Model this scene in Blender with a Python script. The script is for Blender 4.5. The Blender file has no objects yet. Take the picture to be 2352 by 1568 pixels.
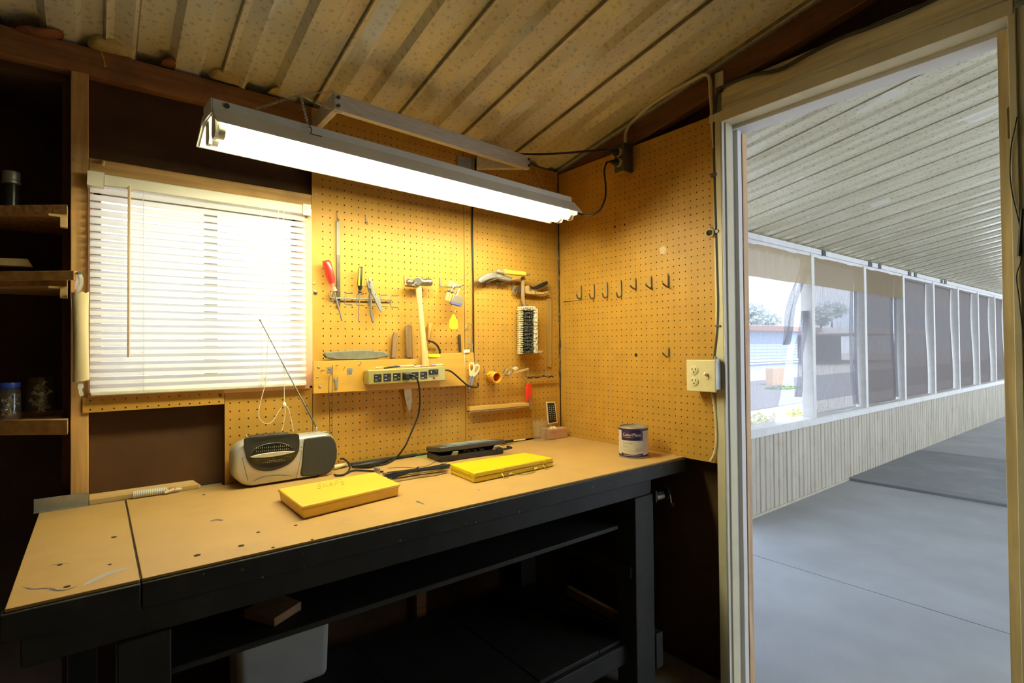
import bpy, math, random
from math import sin, cos, pi, radians, sqrt
from mathutils import Vector, Matrix
random.seed(7)
V = Vector
sc = bpy.context.scene
COL = sc.collection
# ---------------------------------------------------------------- camera
F = 1222.95
YAW, PITCH, ROLL = .6628, .0129, -.0098
CAM = V((-1.7029, -1.8198, 1.2142))
_f = V((sin(YAW)*cos(PITCH), cos(YAW)*cos(PITCH), sin(PITCH)))
_r0 = V((cos(YAW), -sin(YAW), 0)); _u0 = _r0.cross(_f)
_r = _r0*cos(ROLL) + _u0*sin(ROLL); _u = _u0*cos(ROLL) - _r0*sin(ROLL)
cd = bpy.data.cameras.new('camera'); cam = bpy.data.objects.new('camera', cd); COL.objects.link(cam)
cd.sensor_width = 36; cd.lens = F*36/2352; cd.clip_start = .02; cd.clip_end = 500
M = Matrix((_r, _u, -_f)).transposed().to_4x4(); M.translation = CAM; cam.matrix_world = M
sc.camera = cam
# measuring helpers: a measured photo point brought onto a real plane of the room
def ray(x, y): return _f + _r*((x-1176)/F) - _u*((y-784)/F)
def onX(x, y, X): d = ray(x, y); return CAM + d*((X-CAM.x)/d.x)
def onY(x, y, Y): d = ray(x, y); return CAM + d*((Y-CAM.y)/d.y)
def onZ(x, y, Z): d = ray(x, y); return CAM + d*((Z-CAM.z)/d.z)
def onP(x, y, o, n): d = ray(x, y); return CAM + d*((o-CAM).dot(n)/d.dot(n))
def bw(x, y, d=0.): return onY(x, y, -d)        # back pegboard plane, d in front of it
def rw(x, y, d=0.): return onX(x, y, -d)        # side pegboard plane
T = .811                                        # bench top height
def bz(x, y, h=0.):                             # a point at height h over the bench top, kept clear of the wall
    p = onZ(x, y, T+h); p.y = min(p.y, -.011); return p
def CZ(y): return 2.05 - .187*y                 # roof underside height
# ---------------------------------------------------------------- materials
def nodes(name):
    m = bpy.data.materials.new(name); m.use_nodes = True
    nt = m.node_tree; b = nt.nodes['Principled BSDF']; return m, nt, b
def mat(name, col, rough=.6, metal=0., var=.12, scale=12., stretch=(1,1,1), bump=0., bscale=60., emit=0., alpha=1., spec=.4, dirt=None, dscale=3., damt=.35, coat=0.):
    m, nt, b = nodes(name); N = nt.nodes; L = nt.links
    b.inputs['Roughness'].default_value = rough; b.inputs['Metallic'].default_value = metal
    b.inputs['Specular IOR Level'].default_value = spec; b.inputs['Coat Weight'].default_value = coat
    c = (*col, 1.)
    b.inputs['Base Color'].default_value = c
    m.diffuse_color = c
    if var or dirt or bump:
        tc = N.new('ShaderNodeTexCoord'); mp = N.new('ShaderNodeMapping'); mp.inputs['Scale'].default_value = stretch
        L.new(tc.outputs['Object'], mp.inputs['Vector'])
    if var:
        n = N.new('ShaderNodeTexNoise'); n.inputs['Scale'].default_value = scale; n.inputs['Detail'].default_value = 5
        L.new(mp.outputs[0], n.inputs['Vector'])
        r = N.new('ShaderNodeValToRGB'); e = r.color_ramp.elements
        e[0].position = .3; e[1].position = .7
        e[0].color = (*[max(0, k*(1-var)) for k in col], 1); e[1].color = (*[min(1, k*(1+var)) for k in col], 1)
        L.new(n.outputs['Fac'], r.inputs[0]); out = r.outputs[0]
        if dirt:
            n2 = N.new('ShaderNodeTexNoise'); n2.inputs['Scale'].default_value = dscale; n2.inputs['Detail'].default_value = 7; n2.inputs['Roughness'].default_value = .65
            L.new(tc.outputs['Object'], n2.inputs['Vector'])
            r2 = N.new('ShaderNodeValToRGB'); r2.color_ramp.elements[0].position = .52; r2.color_ramp.elements[1].position = .75
            r2.color_ramp.elements[1].color = (damt, damt, damt, 1)
            L.new(n2.outputs['Fac'], r2.inputs[0])
            mx = N.new('ShaderNodeMix'); mx.data_type = 'RGBA'; mx.inputs['B'].default_value = (*dirt, 1)
            L.new(r2.outputs[0], mx.inputs['Factor']); L.new(out, mx.inputs['A']); out = mx.outputs['Result']
        L.new(out, b.inputs['Base Color'])
    if bump:
        n3 = N.new('ShaderNodeTexNoise'); n3.inputs['Scale'].default_value = bscale; n3.inputs['Detail'].default_value = 4
        L.new(mp.outputs[0], n3.inputs['Vector'])
        bp = N.new('ShaderNodeBump'); bp.inputs['Strength'].default_value = bump; bp.inputs['Distance'].default_value = .004
        L.new(n3.outputs['Fac'], bp.inputs['Height']); L.new(bp.outputs[0], b.inputs['Normal'])
    if emit:
        b.inputs['Emission Color'].default_value = c; b.inputs['Emission Strength'].default_value = emit
    if alpha < 1: b.inputs['Alpha'].default_value = alpha
    return m
def wood(name, col, axis=0, dark=.55, rough=.65):
    st = [26, 26, 26]; st[axis] = 1.6
    m = mat(name, col, rough=rough, var=.28, scale=2.2, stretch=st, bump=.12, bscale=3, dirt=tuple(k*dark for k in col), dscale=7, damt=.6)
    return m
def glass(name, col=(1,1,1), rough=0., ior=1.45, sheen=0.):
    m, nt, b = nodes(name); N = nt.nodes; L = nt.links
    # thin clear glass: mostly see-through with a Fresnel reflection
    tr = N.new('ShaderNodeBsdfTransparent'); tr.inputs[0].default_value = (*col, 1)
    gl = N.new('ShaderNodeBsdfGlossy'); gl.inputs['Roughness'].default_value = .04
    fr = N.new('ShaderNodeFresnel'); fr.inputs['IOR'].default_value = ior
    ge = N.new('ShaderNodeNewGeometry'); mu = N.new('ShaderNodeMath'); mu.operation = 'MULTIPLY'; iv = N.new('ShaderNodeMath'); iv.operation = 'SUBTRACT'; iv.inputs[0].default_value = 1.
    L.new(ge.outputs['Backfacing'], iv.inputs[1]); L.new(iv.outputs[0], mu.inputs[0]); L.new(fr.outputs[0], mu.inputs[1])
    mx = N.new('ShaderNodeMixShader')
    L.new(mu.outputs[0], mx.inputs[0]); L.new(tr.outputs[0], mx.inputs[1]); L.new(gl.outputs[0], mx.inputs[2])
    out = mx.outputs[0]
    if sheen:  # highlight painted in: a pale diffuse veil keeps clear glass visible
        df = N.new('ShaderNodeBsdfDiffuse'); df.inputs[0].default_value = (.7, .7, .65, 1); m3 = N.new('ShaderNodeMixShader'); m3.inputs[0].default_value = sheen
        L.new(out, m3.inputs[1]); L.new(df.outputs[0], m3.inputs[2]); out = m3.outputs[0]
    L.new(out, N['Material Output'].inputs['Surface'])
    return m
def cloth(name, col, trans=.5, alpha=1., wave=None):
    m, nt, b = nodes(name); N = nt.nodes; L = nt.links
    d = N.new('ShaderNodeBsdfDiffuse'); d.inputs[0].default_value = (*col, 1)
    t = N.new('ShaderNodeBsdfTranslucent'); t.inputs[0].default_value = (*col, 1)
    mx = N.new('ShaderNodeMixShader'); mx.inputs[0].default_value = trans
    L.new(d.outputs[0], mx.inputs[1]); L.new(t.outputs[0], mx.inputs[2]); out = mx.outputs[0]
    if alpha < 1:
        tp = N.new('ShaderNodeBsdfTransparent'); m2 = N.new('ShaderNodeMixShader'); m2.inputs[0].default_value = alpha
        if wave:      # loose weave: density varies in fine upright streaks
            tc = N.new('ShaderNodeTexCoord'); mp = N.new('ShaderNodeMapping'); mp.inputs['Scale'].default_value = (170, 170, 3)
            n = N.new('ShaderNodeTexNoise'); n.inputs['Scale'].default_value = 1.5; n.inputs['Detail'].default_value = 6
            mr = N.new('ShaderNodeMapRange'); mr.inputs['From Min'].default_value = .3; mr.inputs['From Max'].default_value = .7
            mr.inputs['To Min'].default_value = alpha-wave; mr.inputs['To Max'].default_value = alpha+wave
            L.new(tc.outputs['Object'], mp.inputs[0]); L.new(mp.outputs[0], n.inputs['Vector']); L.new(n.outputs['Fac'], mr.inputs[0]); L.new(mr.outputs[0], m2.inputs[0])
        L.new(tp.outputs[0], m2.inputs[1]); L.new(out, m2.inputs[2]); out = m2.outputs[0]
    L.new(out, N['Material Output'].inputs['Surface'])
    m.diffuse_color = (*col, 1)
    return m
def star_metal(name):
    """cream enamelled roof sheet with a printed pattern of little brown asterisks, dull patches and rust-coloured flecks"""
    m, nt, b = nodes(name); N = nt.nodes; L = nt.links
    tc = N.new('ShaderNodeTexCoord')
    def math_(op, a, c=None, clamp=False):
        n = N.new('ShaderNodeMath'); n.operation = op; n.use_clamp = clamp
        for i, k in enumerate((a, c)):
            if k is None: continue
            if isinstance(k, (int, float)): n.inputs[i].default_value = k
            else: L.new(k, n.inputs[i])
        return n.outputs[0]
    total = None
    for sc_, r, off in ((27., .19, 0.), (37., .11, 3.7)):
        mp = N.new('ShaderNodeMapping'); mp.inputs['Scale'].default_value = (sc_, sc_, 0); mp.inputs['Location'].default_value = (off, off*.7, 0)
        L.new(tc.outputs['Object'], mp.inputs[0])
        vo = N.new('ShaderNodeTexVoronoi'); vo.voronoi_dimensions = '2D'; vo.feature = 'F1'; vo.inputs['Scale'].default_value = 1.; vo.inputs['Randomness'].default_value = .8
        L.new(mp.outputs[0], vo.inputs['Vector'])
        sb = N.new('ShaderNodeVectorMath'); sb.operation = 'SUBTRACT'; L.new(mp.outputs[0], sb.inputs[0]); L.new(vo.outputs['Position'], sb.inputs[1])
        sp = N.new('ShaderNodeSeparateXYZ'); L.new(sb.outputs[0], sp.inputs[0]); x, y = sp.outputs[0], sp.outputs[1]
        a = math_('ABSOLUTE', x); c = math_('ABSOLUTE', y)
        d1 = math_('MULTIPLY', math_('ABSOLUTE', math_('ADD', x, y)), .707); d2 = math_('MULTIPLY', math_('ABSOLUTE', math_('SUBTRACT', x, y)), .707)
        mn = math_('MINIMUM', math_('MINIMUM', a, c), math_('MINIMUM', d1, d2))
        ln = math_('SQRT', math_('ADD', math_('MULTIPLY', x, x), math_('MULTIPLY', y, y)))
        st = math_('MULTIPLY', math_('LESS_THAN', mn, .021), math_('LESS_THAN', ln, r))
        total = st if total is None else math_('MAXIMUM', total, st)
    n = N.new('ShaderNodeTexNoise'); n.inputs['Scale'].default_value = 2.2; n.inputs['Detail'].default_value = 6
    mp2 = N.new('ShaderNodeMapping'); mp2.inputs['Scale'].default_value = (3, 1, 1); L.new(tc.outputs['Object'], mp2.inputs[0]); L.new(mp2.outputs[0], n.inputs['Vector'])
    r = N.new('ShaderNodeValToRGB'); r.color_ramp.elements[0].position = .35; r.color_ramp.elements[1].position = .7
    r.color_ramp.elements[0].color = (.60, .55, .38, 1); r.color_ramp.elements[1].color = (.74, .69, .51, 1)
    L.new(n.outputs['Fac'], r.inputs[0])
    mx = N.new('ShaderNodeMix'); mx.data_type = 'RGBA'; mx.inputs['B'].default_value = (.16, .11, .05, 1)
    L.new(math_('MULTIPLY', total, .4), mx.inputs['Factor']); L.new(r.outputs[0], mx.inputs['A'])
    # scattered sharp-edged pale patches over the enamel
    n4 = N.new('ShaderNodeTexNoise'); n4.inputs['Scale'].default_value = 5.; n4.inputs['Detail'].default_value = 1.
    mp4 = N.new('ShaderNodeMapping'); mp4.inputs['Scale'].default_value = (1.6, .8, 1); mp4.inputs['Location'].default_value = (3.1, 1.7, 0); L.new(tc.outputs['Object'], mp4.inputs[0]); L.new(mp4.outputs[0], n4.inputs['Vector'])
    m4 = N.new('ShaderNodeMix'); m4.data_type = 'RGBA'; m4.inputs['B'].default_value = (.80, .78, .66, 1)
    r4 = N.new('ShaderNodeValToRGB'); r4.color_ramp.elements[0].position = .715; r4.color_ramp.elements[1].position = .725; r4.color_ramp.elements[1].color = (.7, .7, .7, 1)
    L.new(n4.outputs['Fac'], r4.inputs[0]); L.new(r4.outputs[0], m4.inputs['Factor']); L.new(mx.outputs['Result'], m4.inputs['A'])
    L.new(m4.outputs['Result'], b.inputs['Base Color'])
    b.inputs['Roughness'].default_value = .16; b.inputs['Specular IOR Level'].default_value = .5
    return m
# ---------------------------------------------------------------- mesh builder
class MB:
    def __init__(s): s.v = []; s.f = []; s.m = []; s.cur = 0
    def add(s, vs, fs):
        o = len(s.v); s.v += [V(p) for p in vs]
        for f in fs: s.f.append([o+i for i in f]); s.m.append(s.cur)
        return s
    def mi(s, i): s.cur = i; return s
    def box(s, a, b):
        x0, x1 = sorted((a[0], b[0])); y0, y1 = sorted((a[1], b[1])); z0, z1 = sorted((a[2], b[2]))
        return s.add([(x0,y0,z0),(x1,y0,z0),(x1,y1,z0),(x0,y1,z0),(x0,y0,z1),(x1,y0,z1),(x1,y1,z1),(x0,y1,z1)],
                     [(0,3,2,1),(4,5,6,7),(0,1,5,4),(1,2,6,5),(2,3,7,6),(3,0,4,7)])
    def hexa(s, p):   # 8 corners: bottom 4 then top 4, same order
        return s.add(p, [(0,3,2,1),(4,5,6,7),(0,1,5,4),(1,2,6,5),(2,3,7,6),(3,0,4,7)])
    def bar(s, p0, p1, w, h, up=(0,0,1)):   # square bar between two points
        p0, p1 = V(p0), V(p1); d = (p1-p0).normalized(); a = d.cross(V(up))
        a = (a if a.length > 1e-5 else d.cross(V((1,0,0)))).normalized(); c = a.cross(d)
        a *= w/2; c *= h/2
        return s.hexa([p0-a-c, p1-a-c, p1+a-c, p0+a-c, p0-a+c, p1-a+c, p1+a+c, p0+a+c])
    def prism(s, poly, vec):
        vec = V(vec); n = len(poly); P = [V(p) for p in poly]
        return s.add(P + [p+vec for p in P], [list(range(n))[::-1], list(range(n, 2*n))] + [(i, (i+1) % n, n+(i+1) % n, n+i) for i in range(n)])
    def tube(s, pts, r, n=8, closed=False):
        P = [V(p) for p in pts]; N = len(P); R = r if isinstance(r, (list, tuple)) else [r]*N
        tan = []
        for i in range(N):
            a = P[(i-1) % N] if (closed or i) else P[i]; b = P[(i+1) % N] if (closed or i < N-1) else P[i]
            t = (b-a); tan.append(t.normalized() if t.length > 1e-9 else V((0,0,1)))
        u = tan[0].orthogonal().normalized(); vs = []
        for i in range(N):
            u = (u - tan[i]*u.dot(tan[i])); u = u.normalized() if u.length > 1e-6 else tan[i].orthogonal().normalized()
            w = tan[i].cross(u)
            for k in range(n):
                t = 2*pi*k/n; vs.append(P[i] + (u*cos(t)+w*sin(t))*R[i])
        fs = []
        for i in range(N if closed else N-1):
            j = (i+1) % N
            for k in range(n): fs.append((i*n+k, i*n+(k+1) % n, j*n+(k+1) % n, j*n+k))
        if not closed: fs += [list(range(n))[::-1], [(N-1)*n+k for k in range(n)]]
        return s.add(vs, fs)
    def cyl(s, p0, p1, r0, r1=None, n=20): return s.tube([p0, p1], [r0, r0 if r1 is None else r1], n)
    def lathe(s, prof, c, ax=(0,0,1), n=28):
        ax = V(ax).normalized(); u = ax.orthogonal().normalized(); w = ax.cross(u); c = V(c); vs = []; fs = []
        for r, h in prof:
            for k in range(n):
                t = 2*pi*k/n; vs.append(c + ax*h + (u*cos(t)+w*sin(t))*max(r, 1e-5))
        m = len(prof)
        for i in range(m-1):
            for k in range(n): fs.append((i*n+k, i*n+(k+1) % n, (i+1)*n+(k+1) % n, (i+1)*n+k))
        if prof[0][0] > 1e-4: fs.append(list(range(n))[::-1])
        if prof[-1][0] > 1e-4: fs.append([(m-1)*n+k for k in range(n)])
        return s.add(vs, fs)
    def ball(s, c, r, n=12, m=8):
        c = V(c); r = V((r, r, r)) if isinstance(r, (int, float)) else V(r); vs = []; fs = []
        for i in range(m+1):
            a = -pi/2 + pi*i/m
            for k in range(n):
                t = 2*pi*k/n; vs.append(c + V((r.x*cos(a)*cos(t), r.y*cos(a)*sin(t), r.z*sin(a))))
        for i in range(m):
            for k in range(n): fs.append((i*n+k, i*n+(k+1) % n, (i+1)*n+(k+1) % n, (i+1)*n+k))
        return s.add(vs, fs)
    def build(s, name, mats, parent=None, smooth=40, bevel=0., seg=2, origin=None, sub=0):
        if not isinstance(mats, (list, tuple)): mats = [mats]
        if parent is not None: org = ORG[parent.name]
        elif origin is not None: org = V(origin)
        else:
            lo = V([min(p[i] for p in s.v) for i in range(3)]); hi = V([max(p[i] for p in s.v) for i in range(3)])
            org = V(((lo.x+hi.x)/2, (lo.y+hi.y)/2, lo.z))
        me = bpy.data.meshes.new(name); me.from_pydata([p-org for p in s.v], [], s.f)
        for m in mats: me.materials.append(m)
        me.polygons.foreach_set('material_index', s.m)
        me.update()
        import bmesh
        bm = bmesh.new(); bm.from_mesh(me); bmesh.ops.remove_doubles(bm, verts=bm.verts, dist=1e-6); bmesh.ops.recalc_face_normals(bm, faces=bm.faces); bm.to_mesh(me); bm.free()
        if smooth:
            me.polygons.foreach_set('use_smooth', [True]*len(me.polygons)); me.set_sharp_from_angle(angle=radians(smooth))
        o = bpy.data.objects.new(name, me); COL.objects.link(o)
        ORG[o.name] = org
        if parent is not None: o.parent = parent
        else: o.location = org
        if bevel:
            b = o.modifiers.new('edge', 'BEVEL'); b.width = bevel; b.segments = seg; b.limit_method = 'ANGLE'; b.angle_limit = radians(40)
        if sub:
            b = o.modifiers.new('round', 'SUBSURF'); b.levels = sub; b.render_levels = sub
        return o
ORG = {}
def thing(name, label, cat, loc, group=None):
    o = bpy.data.objects.new(name, None); COL.objects.link(o); o.location = loc; o.empty_display_size = .02
    ORG[o.name] = V(loc); o['label'] = label; o['category'] = cat
    if group: o['group'] = group
    return o
def tag(o, label, cat, group=None, kind=None):
    o['label'] = label; o['category'] = cat
    if group: o['group'] = group
    if kind: o['kind'] = kind
    return o
def struct(o): o['kind'] = 'structure'; return o
def text(body, size, origin, xdir, ydir, m, parent, name='lettering', depth=.0006, align='CENTER', bend=None):
    """real raised lettering laid on a surface; bend(p2d) -> 3-D point for curved surfaces"""
    cu = bpy.data.curves.new('t', 'FONT'); cu.body = body; cu.size = size; cu.align_x = align; cu.resolution_u = 3
    ob = bpy.data.objects.new('t', cu); COL.objects.link(ob); bpy.context.view_layer.update()
    me = bpy.data.meshes.new_from_object(ob.evaluated_get(bpy.context.evaluated_depsgraph_get()))
    vs = [v.co.copy() for v in me.vertices]; fs = [list(p.vertices) for p in me.polygons]
    bpy.data.objects.remove(ob); bpy.data.curves.remove(cu); bpy.data.meshes.remove(me)
    b = MB(); xdir, ydir = V(xdir).normalized(), V(ydir).normalized(); n = xdir.cross(ydir)
    if bend: P = [bend(p.x, p.y) for p in vs]
    else: P = [V(origin) + xdir*p.x + ydir*p.y + n*depth for p in vs]
    b.add(P, fs); return b.build(name, m, parent, smooth=0)
def spline(pts, k=6):
    """Catmull-Rom through the points"""
    P = [V(p) for p in pts]; P = [P[0]*2-P[1]] + P + [P[-1]*2-P[-2]]; out = []
    for i in range(1, len(P)-2):
        a, b, c, d = P[i-1], P[i], P[i+1], P[i+2]
        for j in range(k):
            t = j/k; out.append(.5*((2*b)+(c-a)*t+(2*a-5*b+4*c-d)*t*t+(3*b-a-3*c+d)*t**3))
    out.append(P[-2]); return out
def arc(c, r, a0, a1, u, w, n=10):
    c, u, w = V(c), V(u), V(w); return [c + (u*cos(a0+(a1-a0)*i/n) + w*sin(a0+(a1-a0)*i/n))*r for i in range(n+1)]
def cut(px, front, back, m=None):
    """flat tool outline (measured on the back wall) given its real thickness: from 'back' to 'front' metres before the wall"""
    P = [bw(x, y, front) for x, y in px]
    return P, V((0, front-back, 0))
# materials
PEG = mat('hardboard_pegboard', (.50, .27, .044), rough=.5, var=.09, scale=14, dirt=(.37, .175, .02), dscale=2.3, damt=.3, spec=.3)
PEGEDGE = mat('pegboard_edge', (.12, .055, .015), rough=.9, var=.2)
BENCHTOP = mat('bench_hardboard', (.50, .305, .108), rough=.5, var=.06, scale=7, dirt=(.36, .22, .10), dscale=5, damt=.4, spec=.3)
DARKWALL = mat('brown_hardboard', (.070, .033, .013), spec=.2, rough=.75, var=.35, scale=4, dirt=(.11, .065, .03), dscale=3, damt=.4)
STUDZ = wood('pine_stud', (.52, .30, .10), 2)
STUDX = wood('pine_rail', (.52, .30, .10), 0)
OLDX = wood('aged_pine_plate', (.26, .115, .04), 0, dark=.35)
OLDY = wood('aged_pine_rafter', (.15, .062, .022), 1, dark=.25)
CHAR = mat('charcoal_paint', (.022, .0225, .023), rough=.6, var=.3, scale=9, dirt=(.06, .057, .045), dscale=11, damt=.3)
STEEL = mat('steel', (.36, .35, .32), rough=.35, metal=.75, var=.12, scale=30)
GALV = mat('galvanised', (.40, .40, .37), rough=.45, metal=.7, var=.2, scale=25)
CHROME = mat('chrome', (.62, .62, .60), rough=.22, metal=.65, var=.05)
DKSTEEL = mat('dark_steel', (.12, .115, .105), rough=.42, metal=.8, var=.2, scale=20)
ALU = mat('brushed_aluminium', (.66, .63, .56), rough=.5, metal=.4, var=.14, scale=6, stretch=(1, 40, 40))
HOOKS = mat('hook_steel', (.17, .155, .12), rough=.4, metal=.5, var=.2, scale=20)
BLACK = mat('black_plastic', (.014, .014, .014), rough=.45, var=.2)
RUBBER = mat('black_cord', (.016, .016, .015), rough=.55, var=.2)
WHITEP = mat('white_paint', (.68, .68, .67), rough=.5, var=.06, scale=6, dirt=(.4, .33, .22), dscale=6, damt=.3)
CREAMP = mat('cream_paint', (.66, .61, .43), rough=.5, var=.07, scale=6, dirt=(.4, .3, .15), dscale=8, damt=.3)
CREAM = mat('cream_plastic', (.78, .70, .42), rough=.35, var=.04)
YEL = mat('yellow_plastic', (.85, .60, .035), rough=.4, var=.04)
RED = mat('red_plastic', (.72, .035, .02), rough=.25, var=.06, coat=.3)
BRASS = mat('yellow_zinc', (.55, .42, .12), rough=.3, metal=1., var=.15)
RUST = mat('rust', (.16, .06, .03), rough=.9, var=.4, scale=40)
CARD = mat('tan_wood', (.55, .36, .14), rough=.7, var=.15, scale=4, stretch=(1, 12, 12))
# ================================================================ SETTING
CONC = mat('patio_concrete', (.33, .345, .37), rough=.75, var=.10, scale=3, dirt=(.30, .30, .31), dscale=1.3, damt=.5, bump=.05, bscale=90)
CONC2 = mat('sealed_concrete', (.21, .225, .245), rough=.7, var=.1, scale=4, dirt=(.5, .51, .53), dscale=.8, damt=.6)
SHOPFLOOR = mat('shop_concrete', (.34, .32, .28), rough=.9, var=.2)
STAR = star_metal('printed_roof_sheet')
SIDING = mat('weathered_siding', (.50, .45, .36), rough=.6, var=.12, scale=3, stretch=(3, 3, .6), dirt=(.33, .24, .14), dscale=7, damt=.5)
PATWHITE = mat('patio_white_paint', (.68, .67, .65), rough=.5, var=.05, dirt=(.5, .36, .25), dscale=9, damt=.35)
DIRTY = mat('dirty_grey_ledge', (.24, .20, .13), rough=.9, var=.3, scale=20, dirt=(.45, .4, .3), dscale=15, damt=.5)
PINK = mat('pink_primed_wood', (.74, .42, .27), rough=.6, var=.1, scale=5, stretch=(8, 8, .6))

# floors
o = MB().box((-3.3, -3.6, -.1), (.1, .12, 0)).build('floor', SHOPFLOOR); struct(o)
m = MB()
m.box((.1, -4.6, -.1), (1.306, .6, 0)); m.box((1.312, -4.6, -.1), (3.62, .6, 0)); m.box((1.30, -4.6, -.1), (1.32, .6, -.012))
o = m.build('floor_patio', CONC); struct(o)
o = MB().box((3.63, -4.6, -.1), (5.66, .12, .022)).build('floor_patio_slab', CONC2, bevel=.006); struct(o)
o = MB().box((5.665, -4.6, -.1), (13, .12, .02)).build('floor_patio_end', CONC, bevel=.004); struct(o)
# roof sheet: one ribbed sheet over shop and patio
prof = [(0, -.002), (.02, .004), (.06, .004), (.205, -.014), (.232, -.014), (.252, .016), (.51, .016), (.572, -.006), (.78, -.006), (.825, .013), (.980, .006), (.985, -.005), (.999, -.005)]
PIT = .281; xs = []
k = -6
while -1.683 + k*PIT < 12.4:
    for s, d in prof: xs.append((-1.683 + (k+s)*PIT, d*(1 if k < 6 else .5)))     # the patio sheets are the shallower pressing
    k += 1
m = MB(); Y0, Y1 = .34, -4.4
vs = []
for x, d in xs:
    vs += [(x, Y0, CZ(Y0)+d), (x, Y1, CZ(Y1)+d), (x, Y0, CZ(Y0)+d+.004), (x, Y1, CZ(Y1)+d+.004)]
n = len(xs); fs = []
for i in range(n-1):
    a, b = 4*i, 4*i+4
    fs += [(a, a+1, b+1, b), (a+2, b+2, b+3, a+3)]
m.add(vs, fs)
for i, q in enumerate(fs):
    if i % 2 == 0 and (i//2) % 13 in (4, 10, 11): m.m[i] = 1 if (i//2)//13 < 12 else (2 if (i//2) % 13 > 4 else 0)  # dark joints; shop rib steps also carry their shadow line as colour
o = m.build('ceiling', [STAR, mat('seam_rib_shade', (.20, .165, .09), rough=.6, var=.3, scale=30), mat('faint_seam', (.40, .35, .26), rough=.5, var=.25, scale=25)], smooth=0); struct(o)
# back wall: dark panel behind the studs, with the window opening, and a deeper bay behind the shelves
WX0, WX1, WZ0, WZ1 = -1.722, -1.142, 1.095, 1.690
m = MB(); zt = 2.045
m.box((-1.757, .038, 0), (WX0, .10, zt)); m.box((WX1, .038, 0), (.09, .10, zt)); m.box((WX0, .038, 0), (WX1, .10, WZ0)); m.box((WX0, .038, WZ1), (WX1, .10, zt))
m.box((-1.775, .038, 0), (-1.757, .34, zt)); m.box((-3.3, .30, 0), (-1.757, .36, 2.0)); m.box((-3.3, .034, 1.94), (-1.757, .36, 1.965))
o = m.build('wall_back', DARKWALL, smooth=0); struct(o)
o = MB().box((-2.66, -3.6, 0), (-2.6, .3, 2.7)).build('wall_left', DARKWALL); struct(o)
o = MB().box((-3.3, -3.6, 0), (.1, -3.54, 2.75)).build('wall_front', mat('pale_boards', (.66, .60, .47), rough=.7, var=.15)); struct(o)
# side wall with the doorway (outer skin behind the pegboard studs)
DY0, DY1, DZ = -.832, -1.56, 1.99
m = MB()
def wallpoly(y0, y1, z0):
    m.hexa([(.085, y0, z0), (.10, y0, z0), (.10, y1, z0), (.085, y1, z0), (.085, y0, CZ(y0)-.02), (.10, y0, CZ(y0)-.02), (.10, y1, CZ(y1)-.02), (.085, y1, CZ(y1)-.02)])
wallpoly(.10, DY0, 0); wallpoly(DY0, DY1, DZ+.06); wallpoly(DY1, -3.55, 0)
o = m.build('wall_right', DARKWALL, smooth=0); struct(o)
# studs and rails
def trim(n, m_, mm, **k): o = m_.build('trim_%d' % n, mm, **k); return struct(o)
trim(1, MB().box((-1.757, 0, 0), (-1.7195, .038, 1.965)), STUDZ, bevel=.002)                     # post beside window
trim(2, MB().box((-2.6, -.002, 1.962), (-1.131, .036, 2.035)), OLDX, bevel=.002)                # plate under the roof
trim(3, MB().box((-1.7195, 0, WZ1+.002), (-1.1315, .038, WZ1+.048)), STUDX, bevel=.002)           # rail over the window
trim(4, MB().hexa([(.012, .02, CZ(.02)-.098), (.05, .02, CZ(.02)-.098), (.05, -3.5, CZ(-3.5)-.098), (.012, -3.5, CZ(-3.5)-.098), (.012, .02, CZ(.02)-.016), (.05, .02, CZ(.02)-.016), (.05, -3.5, CZ(-3.5)-.016), (.012, -3.5, CZ(-3.5)-.016)]), OLDY, bevel=.002)
trim(5, MB().box((0.006, -.832, 0), (.084, -.800, 2.17)), CREAMP, bevel=.002)                    # door stud
trim(6, MB().box((-.0, -1.60, 2.03), (.07, -.828, 2.108)), wood('cream_header', (.70, .62, .40), 1, dark=.65), bevel=.002)   # header board over door
trim(7, MB().box((.03, -.44, 1.9), (.084, -.40, 2.10)), OLDY)                                     # stud behind the outlet
# door frame
JY = onX(2303, 700, .01).y; KY = onX(2328, 700, -.012).y
m = MB()
m.box((-.012, -.83, 0), (.004, -.7995, 2.018)); m.box((.004, -.84, 0), (.046, -.832, 2.0)); 
o = m.build('door_1', CREAMP, bevel=.0015); struct(o); D1 = o
def dpart(n, m_, mm, **k): return m_.build(n, mm, D1, **k)
dpart('jamb', MB().box((-.0115, -.8345, 0), (.046, -.8305, 2.0)).box((.064, -.834, 0), (.12, -.83, 2.0)).box((.046, -.833, 0), (.066, -.828, 2.0)), WHITEP, bevel=.001)
dpart('jamb_stop', MB().box((.066, -.847, 0), (.092, -.833, 1.985)), WHITEP, bevel=.0015)
dpart('jamb_edge', MB().box((.094, -.8495, 0), (.125, -.834, 1.965)), wood('peach_wood', (.55, .36, .2), 2), bevel=.001)
dpart('head_casing', MB().box((-.014, -1.572, 1.992), (.004, -.788, 2.021)).box((-.014, -1.572, 1.985), (.05, -.832, 1.995)), CREAMP, bevel=.0015)
dpart('head_stop', MB().box((.052, -1.56, 1.972), (.125, -.833, 1.992)), WHITEP, bevel=.0015)
dpart('outer_jamb', MB().box((.01, -1.60, 0), (.12, JY, 1.965)), wood('outer_jamb_wood', (.60, .48, .27), 2, dark=.75), bevel=.001)
dpart('outer_casing', MB().box((-.012, KY-.014, 0), (.009, KY, 2.0)).box((-.006, -1.72, 0), (.009, KY-.014, 2.0)), CREAMP, bevel=.0015)
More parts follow.
